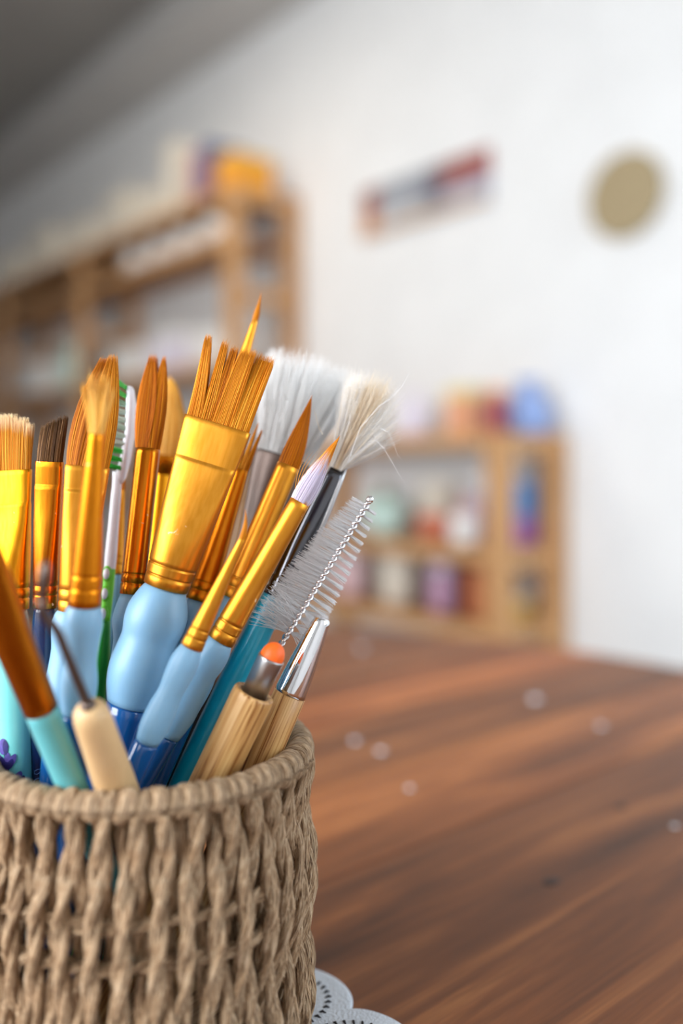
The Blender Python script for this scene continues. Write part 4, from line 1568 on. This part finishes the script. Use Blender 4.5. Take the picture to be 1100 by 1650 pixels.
# ivory fan brush with turquoise handle
ax = Ax((545, 752, 0.326), (326, 1200, 0.312), name='fan')
t = ax.thing('fan_brush', 'fluffy ivory fan brush with chrome ferrule and turquoise handle', 'brush')
z, m = ax.s, ax.m(800)
geo_obj('ferrule', loft([(z(962), 20 * m, 20 * m), (z(952), 20.5 * m, 20 * m), (z(948), 18.5 * m, 18 * m), (z(944), 20.5 * m, 19 * m), (z(934), 20.5 * m, 19 * m), (z(931), 18.5 * m, 18 * m), (z(927), 20 * m, 18 * m),
                         (z(880), 20 * m, 13 * m, 2.3), (z(820), 17 * m, 9 * m, 2.6), (z(770), 13 * m, 6 * m, 3), (z(750), 11 * m, 4.5 * m, 3), (z(751), 9 * m, 3.5 * m, 3)], 32), M_nickel, t)
geo_obj('ferrule_seam', sweep([Vector((20.3 * m, 0, z(926))), Vector((20 * m, 0, z(880))), Vector((17.2 * m, 0, z(820))), Vector((13.2 * m, 0, z(770))), Vector((12.5 * m, 0, z(744)))], [0.0012, 0.0013, 0.0012, 0.0010, 0.0002], 10), M_steel, t)
add_profile(ax, t, 'handle', [(1640, 26), (1400, 34), (1200, 46), (1100, 48), (1020, 46), (970, 42), (961, 40)], M_turq)
n, k = 4200, 10
u = RNG.uniform(-1, 1, n)
v = RNG.normal(0, 0.5, n)
s = np.linspace(0, 1, k)
z0 = ax.s(753) - 0.001
m = ax.m(700)
pts = np.zeros((n, k, 3))
ph = RNG.uniform(0, 6.28, n)
L = RNG.uniform(0.45, 1.0, n) ** 0.8 * RNG.uniform(0.9, 1.08, n)
fan = np.where(u > 0, u * 62, u * 40) + RNG.normal(0, 5, n)
hgt = 170 - np.where(u > 0.45, (u - 0.45) * 150, 0) - np.where(u < 0, -u * 14, 0)
tone = np.clip(0.30 + 0.45 * (u > 0.35) + 0.4 * (u < -0.4) + RNG.normal(0, 0.2, n), 0, 1)
for i in range(k):
    e = s[i]
    pts[:, i, 0] = (u * 10 + fan * (0.75 * e + 0.25 * e * e) * L + (2.5 + 2.5 * e) * np.sin(ph + 3 * e) * e - 2) * m
    pts[:, i, 1] = (v * 5 + v * 26 * e + 3 * np.cos(ph + 2 * e) * e) * m
    pts[:, i, 2] = z0 + e * L * hgt * m
fibres('hair', pts, 0.00009, tone, H_ivory, t)
stray = []
for q in ([(600, 735), (612, 690), (626, 696), (634, 715), (640, 732), (648, 742)], [(585, 740), (604, 708), (618, 722), (630, 742), (640, 760), (652, 778)],
          [(560, 745), (580, 690), (610, 655), (632, 640), (648, 622), (660, 600)], [(520, 700), (514, 690), (511, 680), (509, 670), (507, 664), (505, 660)]):
    stray.append([tuple(ax.loc(x, y, 0.318)) for x, y in q])
fibres('stray_hairs', np.array(stray), 0.00012, [0.9, 0.9, 0.9, 0.3], H_ivory, t)

# bottle brush of twisted wire
ax = Ax((597, 803, 0.311), (458, 1030, 0.309), name='bottle')
t = ax.thing('bottle_brush', 'narrow cleaning brush of twisted wire with clear nylon bristles', 'brush')
s0, s1 = 0.0, ax.s(806)
hp = 0.0052
parts = []
for k in range(2):
    N = 420
    parts.append(sweep([Vector((0.00062 * math.cos(2 * PI * i / N * (s1 - s0) / hp + k * PI), 0.00062 * math.sin(2 * PI * i / N * (s1 - s0) / hp + k * PI), s0 + (s1 - s0) * i / N)) for i in range(N + 1)], 0.00060, 8))
geo_obj('twisted_wire', join_geo(parts), M_chrome, t)
geo_obj('wire_loop', loft([(s1 - 0.0012, 0.0009, 0.0009), (s1, 0.0013, 0.0012), (s1 + 0.001, 0.0012, 0.0011), (s1 + 0.0016, 0.0006, 0.0006)], 16), M_chrome, t)
b0, b1 = ax.s(1022), ax.s(812)
n = 2300
f = RNG.uniform(0, 1, n)
right = RNG.uniform(0, 1, n) < 0.42
ST = 19
f = np.where(right, (np.floor(f * ST) + 0.5 + RNG.normal(0, 0.07, n)) / ST, (np.floor(f * ST * 2) + 0.5 + RNG.normal(0, 0.22, n)) / (ST * 2))
f = np.clip(f, 0, 1)
zz = b0 + (b1 - b0) * f
ang = np.where(right, RNG.normal(0.25, 0.16, n), PI - 0.25 + RNG.normal(0, 0.42, n))
mm = ax.m(900)
Rr = (66 - 40 * f ** 1.5) * mm * np.where(right, 0.68, 1.0) * np.where(right, RNG.uniform(0.9, 1.0, n), RNG.uniform(0.72, 1.02, n))
k = 6
s = np.linspace(0, 1, k)
pts = np.zeros((n, k, 3))
lean = RNG.normal(0.0, 0.05, n) - 0.06
messy = RNG.normal(0, 0.22, n) * (f < 0.22)
for i in range(k):
    pts[:, i, 0] = np.cos(ang + messy) * (0.0006 + Rr * s[i])
    pts[:, i, 1] = np.sin(ang + messy) * (0.0006 + Rr * s[i])
    pts[:, i, 2] = zz + (lean + messy) * Rr * s[i]
fibres('nylon_bristles', pts, 0.000085, RNG.uniform(0, 1, n), H_nylon, t, taper=np.array([1, 1, 1, 0.95, 0.9, 0.8]))

# silicone tipped clay tool
ax = Ax((441, 1052, 0.287), (345, 1250, 0.289), name='silicone')
t = ax.thing('clay_shaper', 'bamboo tool with a bright orange round silicone tip', 'craft tool')
z = ax.s
rg = [ax.ring(1118, 50), ax.ring(1117, 62), ax.ring(1119, 67), ax.ring(1123, 69)]
hb = [(0.0, ax.r(1250, 66) * 0.9, ax.r(1250, 66) * 0.9), (0.001, ax.r(1250, 66), ax.r(1250, 66)), ax.ring(1250, 68)]
inner = [ax.ring(1116, 52), ax.ring(1117, 48), ax.ring(1121, 46)]
geo_obj('handle', loft(hb + [ax.ring(1126, 70), ax.ring(1118.5, 69), ax.ring(1116, 66), ax.ring(1115, 60)] + inner, 36), M_bamboo, t)
geo_obj('tube', loft([ax.ring(1130, 42), ax.ring(1064, 43.5), ax.ring(1061, 44.5), ax.ring(1059, 43), ax.ring(1062, 38)], 36), M_steel, t)
r = ax.r(1056, 39.5)
zc = z(1058)
geo_obj('tip', loft([(zc - 0.002, r, r), (zc, r, r)] + [(zc + math.sin(a) * r * 1.22, r * math.cos(a), r * math.cos(a)) for a in np.linspace(0.15, 1.52, 12)], 32), M_rubber, t)

# chrome tipped tool
ax = Ax((519, 998, 0.303), (423, 1220, 0.300), name='chrome tip')
t = ax.thing('clay_shaper', 'bamboo tool with a tapered shiny chrome tip beside the orange one', 'craft tool')
geo_obj('handle', loft([(0.0, ax.r(1200, 44), ax.r(1200, 44)), (0.001, ax.r(1200, 50), ax.r(1200, 50)), ax.ring(1190, 54), ax.ring(1119, 53), ax.ring(1118, 50)], 36), M_bamboo, t)
geo_obj('tip', loft([ax.ring(1119, 46), ax.ring(1118, 52.5), ax.ring(1112, 53), ax.ring(1090, 50), ax.ring(1060, 44.5), ax.ring(1030, 37), ax.ring(1005, 29.5), ax.ring(998, 27), ax.ring(995.5, 22), ax.ring(995, 10)], 40), M_chrome, t)
